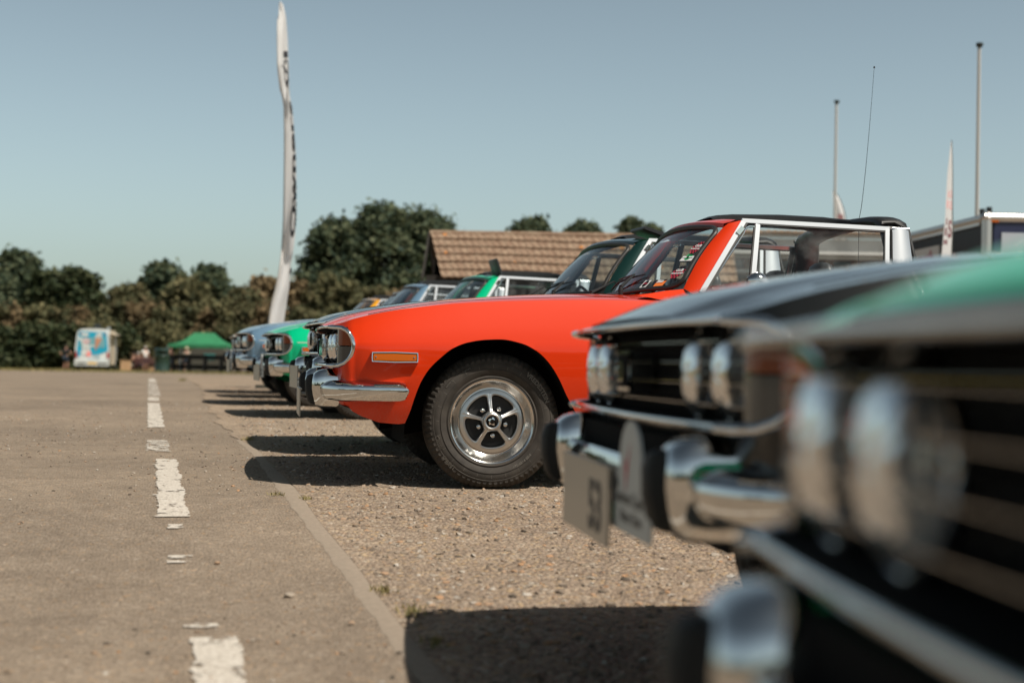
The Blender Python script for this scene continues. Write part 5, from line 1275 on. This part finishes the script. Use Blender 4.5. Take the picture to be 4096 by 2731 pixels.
# right feather flag
def rflag():
    d=18; K=[(325,2184.5,2185.5),(345,2182,2186.5),(400,2176,2187.5),(450,2173,2187),(500,2171,2186.5),(520,2169,2187.5),(560,2165,2186),(640,2158,2182)]
    g=spot(2175,d); T=thing('feather_flag','narrow white feather flag with pink and maroon letters in front of the dark trailer','flag',(g.x,g.y,g.z))
    def pt(py,u,o=0):
        l=ip(py,[k[0] for k in K],[k[1] for k in K]); r=ip(py,[k[0] for k in K],[k[2] for k in K]); return at(l+(r-l)*u,py,d-.25+.5*u-o)-g
    mb=MB(); mb.grid([[pt(py,u) for u in np.linspace(0,1,5)] for py in np.linspace(325,640,40)]); mb.build('cloth',CLOTH,T,angle=80)
    L=[Vector((.12,0,0))]+[pt(py,1.0)+Vector((.006,.005,0)) for py in np.linspace(640,322,20)]; mb=MB(); mb.tube(L,[.02]+[.014-.009*i/20 for i in range(20)],8); mb.build('pole',CAPM,T)
    mb=MB()
    def letter(ch,y0,y1,u0,u1,mi):
        v,f=textmesh(ch,1,0,'LEFT',.03); X=[p[0] for p in v];Y=[p[1] for p in v]; a,b_,c,e=min(X),max(X),min(Y),max(Y)
        mb.add([pt(y1-(q[1]-c)/(e-c)*(y1-y0),u0+(q[0]-a)/(b_-a)*(u1-u0),.012) for q in v],f,mi)
    letter('A',437,455,.25,.62,0); letter('O',436,456,.68,.98,0); letter('R',460,479,.15,.6,0); letter('E',462,481,.68,.98,0); letter('I',501,516,.2,.35,1); letter('S',505,547,.5,.95,1); letter('E',524,540,.12,.45,1); letter('M',550,562,.1,.5,1)
    mb.build('lettering',[PINKI,MAROON],T,smooth=False)
rflag()
def lflag():
    d=42; g=spot(1926,d); T=thing('feather_flag','small white feather flag with a black curved edge beside the farther flagpole','flag',(g.x,g.y,g.z),0)
    K=[(439,1912,1914),(446,1913,1922),(455,1913.5,1928),(470,1914,1934),(485,1915,1939),(500,1916,1942),(560,1917,1944)]
    def pt(py,u): 
        l=ip(py,[k[0] for k in K],[k[1] for k in K]); r=ip(py,[k[0] for k in K],[k[2] for k in K]); return at(l+(r-l)*u,py,d+.3*math.sin(u*3))-g
    mb=MB(); mb.grid([[pt(py,u) for u in np.linspace(0,1,6)] for py in np.linspace(439,560,26)]); mb.build('cloth',CLOTH,T)
    L=[pt(py,1.0) for py in np.linspace(439,560,20)][::-1]; L=[Vector((L[0].x,L[0].y,0))]+L; mb=MB(); mb.tube(L,.016,6); mb.build('pole',CAPM,T)
    mb=MB(); c=[pt(492,.3),pt(492,.7),pt(500,.8),pt(510,.6),pt(504,.3)]; mb.add([p-Vector((0,.03,0)) for p in c],[(0,1,2,3,4)]); mb.build('printed_mark',PINKI,T,smooth=False)
lflag()
# box trailer
TB=simple('trailer_black',(.012,.013,.014),.5,spec=.3); TA=metal('trailer_aluminium',(.62,.60,.57),.38,.1); NAVY=simple('navy_trim',(.012,.016,.05),.4); GREYP=simple('grey_panel',(.36,.38,.42),.35,coat=.4); TGREY=simple('grey_side',(.33,.34,.34),.5)
d=24; c0=at(2262,492,d); c1=at(2104,512,27.2); g=Vector((c0.x,c0.y,gz(c0.y))); T=thing('box_trailer','black sided box trailer with aluminium roof edges at the right edge','trailer',g)
bk=Vector((c1.x-c0.x,c1.y-c0.y,0)).normalized(); rt=Vector((-bk.y,bk.x,0)); rt=-rt if rt.dot(Rv)<0 else rt; Hh=c0.z-g.z
def tf(u,v,z): p=bk*u+rt*v; return (p.x,p.y,z)
def tbox(mb,u0,u1,v0,v1,z0,z1,mi=0):
    v=[tf(u,v_,z) for u in(u0,u1) for v_ in(v0,v1) for z in(z0,z1)]; mb.add(v,[(0,1,3,2),(4,6,7,5),(0,4,5,1),(2,3,7,6),(0,2,6,4),(1,5,7,3)],mi)
mb=MB(); tbox(mb,.05,3.7,.03,2.4,.6,Hh-.03); mb.build('body',TB,T,smooth=False)
mb=MB(); mb.tube([tf(3.7,.03,Hh-.06),tf(.1,.03,Hh-.06)],.075,12); mb.tube([tf(.05,.0,Hh-.05),tf(.05,2.4,Hh-.03)],.085,12); mb.tube([tf(.05,.06,.5),tf(.05,.06,Hh-.02)],.085,14); mb.lathe([(0,.1),(.07,.08),(.1,0),(.07,-.08)],16,tf(.05,.06,Hh-.05),'z'); tbox(mb,.2,3.7,-.012,.02,Hh-.17,Hh-.11); mb.build('roof_rail',TA,T)
mb=MB(); tbox(mb,.02,.05,.17,2.4,.6,Hh-.13); mb.build('navy_frame',NAVY,T,smooth=False); mb=MB(); tbox(mb,.0,.02,.30,2.3,.7,Hh-.30); mb.build('front_panel',GREYP,T,smooth=False)
mb=MB(); tbox(mb,-.02,.03,.10,.24,Hh-.13,Hh-.06); mb.build('marker_lamp',AMBER,T,smooth=False)
mb=MB(); tbox(mb,2.55,2.62,-.02,.0,Hh-.75,Hh-.30) if False else None
# sign on its side
sg=MB(); tbox(sg,2.0,3.4,-.02,.02,Hh-.85,Hh-.36); so=sg.build('side_sign',WHT,T,smooth=False)
mb=MB(); v,f=textmesh('worth',.42,0,'LEFT',.01); mb.add([tf(3.25-p[0],-.03,Hh-.72+p[1]) for p in v],f); mb.build('sign_lettering',RED,so,smooth=False)
mb=MB(); tbox(mb,1.0,3.0,-.05,.02,.6,Hh-.95); mb.build('side_locker',TGREY,T,smooth=False)
for u in(2.2,2.5): 
    mb=MB(); p=tf(u-1.2,.5,Hh); mb.tube([p,(p[0],p[1],Hh+.16)],.03,8); mb.tube([(p[0],p[1],Hh+.14),(p[0],p[1],Hh+.24)],.05,10); mb.build('roof_vent',DKMETAL,T)
for u in(1.5,2.5):
    mb=MB(); q=tf(u,.2,.42); mb.lathe([(0,-.1),(.42,-.1),(.44,0),(.42,.15),(0,.15)],24,q); mb.build('wheel',TYRE,T)
# ------------------------------------------------------------------ light
W=bpy.data.worlds.new('World'); S.world=W; W.use_nodes=True; nt=W.node_tree
bg=nt.nodes['Background']; sky=node(nt,'ShaderNodeTexSky'); sky.sky_type='NISHITA'; sky.sun_disc=False
# sun: light travels left (car nose side), a little away from the camera, and down
dirc=(RR*-.56+Vector((F.x,F.y,0)).normalized()*.42+Vector((0,0,-1))).normalized()
to=-dirc; el=math.asin(to.z); az=math.atan2(to.x,to.y)
sky.sun_elevation=el; sky.sun_rotation=az; sky.air_density=1.0; sky.dust_density=2.2; sky.ozone_density=1.2; sky.altitude=50
hs=node(nt,'ShaderNodeHueSaturation'); hs.inputs['Saturation'].default_value=.62; nt.links.new(sky.outputs[0],hs.inputs['Color'])
tn=node(nt,'ShaderNodeMix',data_type='RGBA',blend_type='MULTIPLY'); tn.inputs[0].default_value=1; tn.inputs[7].default_value=(.93,1.03,.97,1)
nt.links.new(hs.outputs[0],tn.inputs[6])
# clear-sky luminance falls off towards the zenith
tcw=node(nt,'ShaderNodeTexCoord'); sz=node(nt,'ShaderNodeSeparateXYZ'); nt.links.new(tcw.outputs['Generated'],sz.inputs[0])
zr=node(nt,'ShaderNodeValToRGB'); e=zr.color_ramp.elements; e[0].position=0; e[0].color=(.9,.9,.9,1); e[1].position=1; e[1].color=(.22,.22,.22,1)
for p_,c_ in((.06,.88),(.26,.66),(.5,.32)): q=e.new(p_); q.color=(c_,c_,c_,1)
nt.links.new(sz.outputs['Z'],zr.inputs[0]); m3=node(nt,'ShaderNodeMix',data_type='RGBA',blend_type='MULTIPLY'); m3.inputs[0].default_value=1
nt.links.new(tn.outputs[2],m3.inputs[6]); nt.links.new(zr.outputs[0],m3.inputs[7]); nt.links.new(m3.outputs[2],bg.inputs[0]); bg.inputs[1].default_value=.135
sl_=bpy.data.lights.new('sun','SUN'); sl_.energy=5.0; sl_.angle=rad(.5); sl_.color=(1,.93,.83); so_=bpy.data.objects.new('sun',sl_); COL.objects.link(so_)
so_.rotation_euler=dirc.to_track_quat('-Z','Y').to_euler()
S.view_settings.view_transform='Standard'; S.view_settings.look='None'; S.view_settings.exposure=.22; S.view_settings.gamma=1
S.cycles.max_bounces=8; S.cycles.transparent_max_bounces=24; S.cycles.use_denoising=True
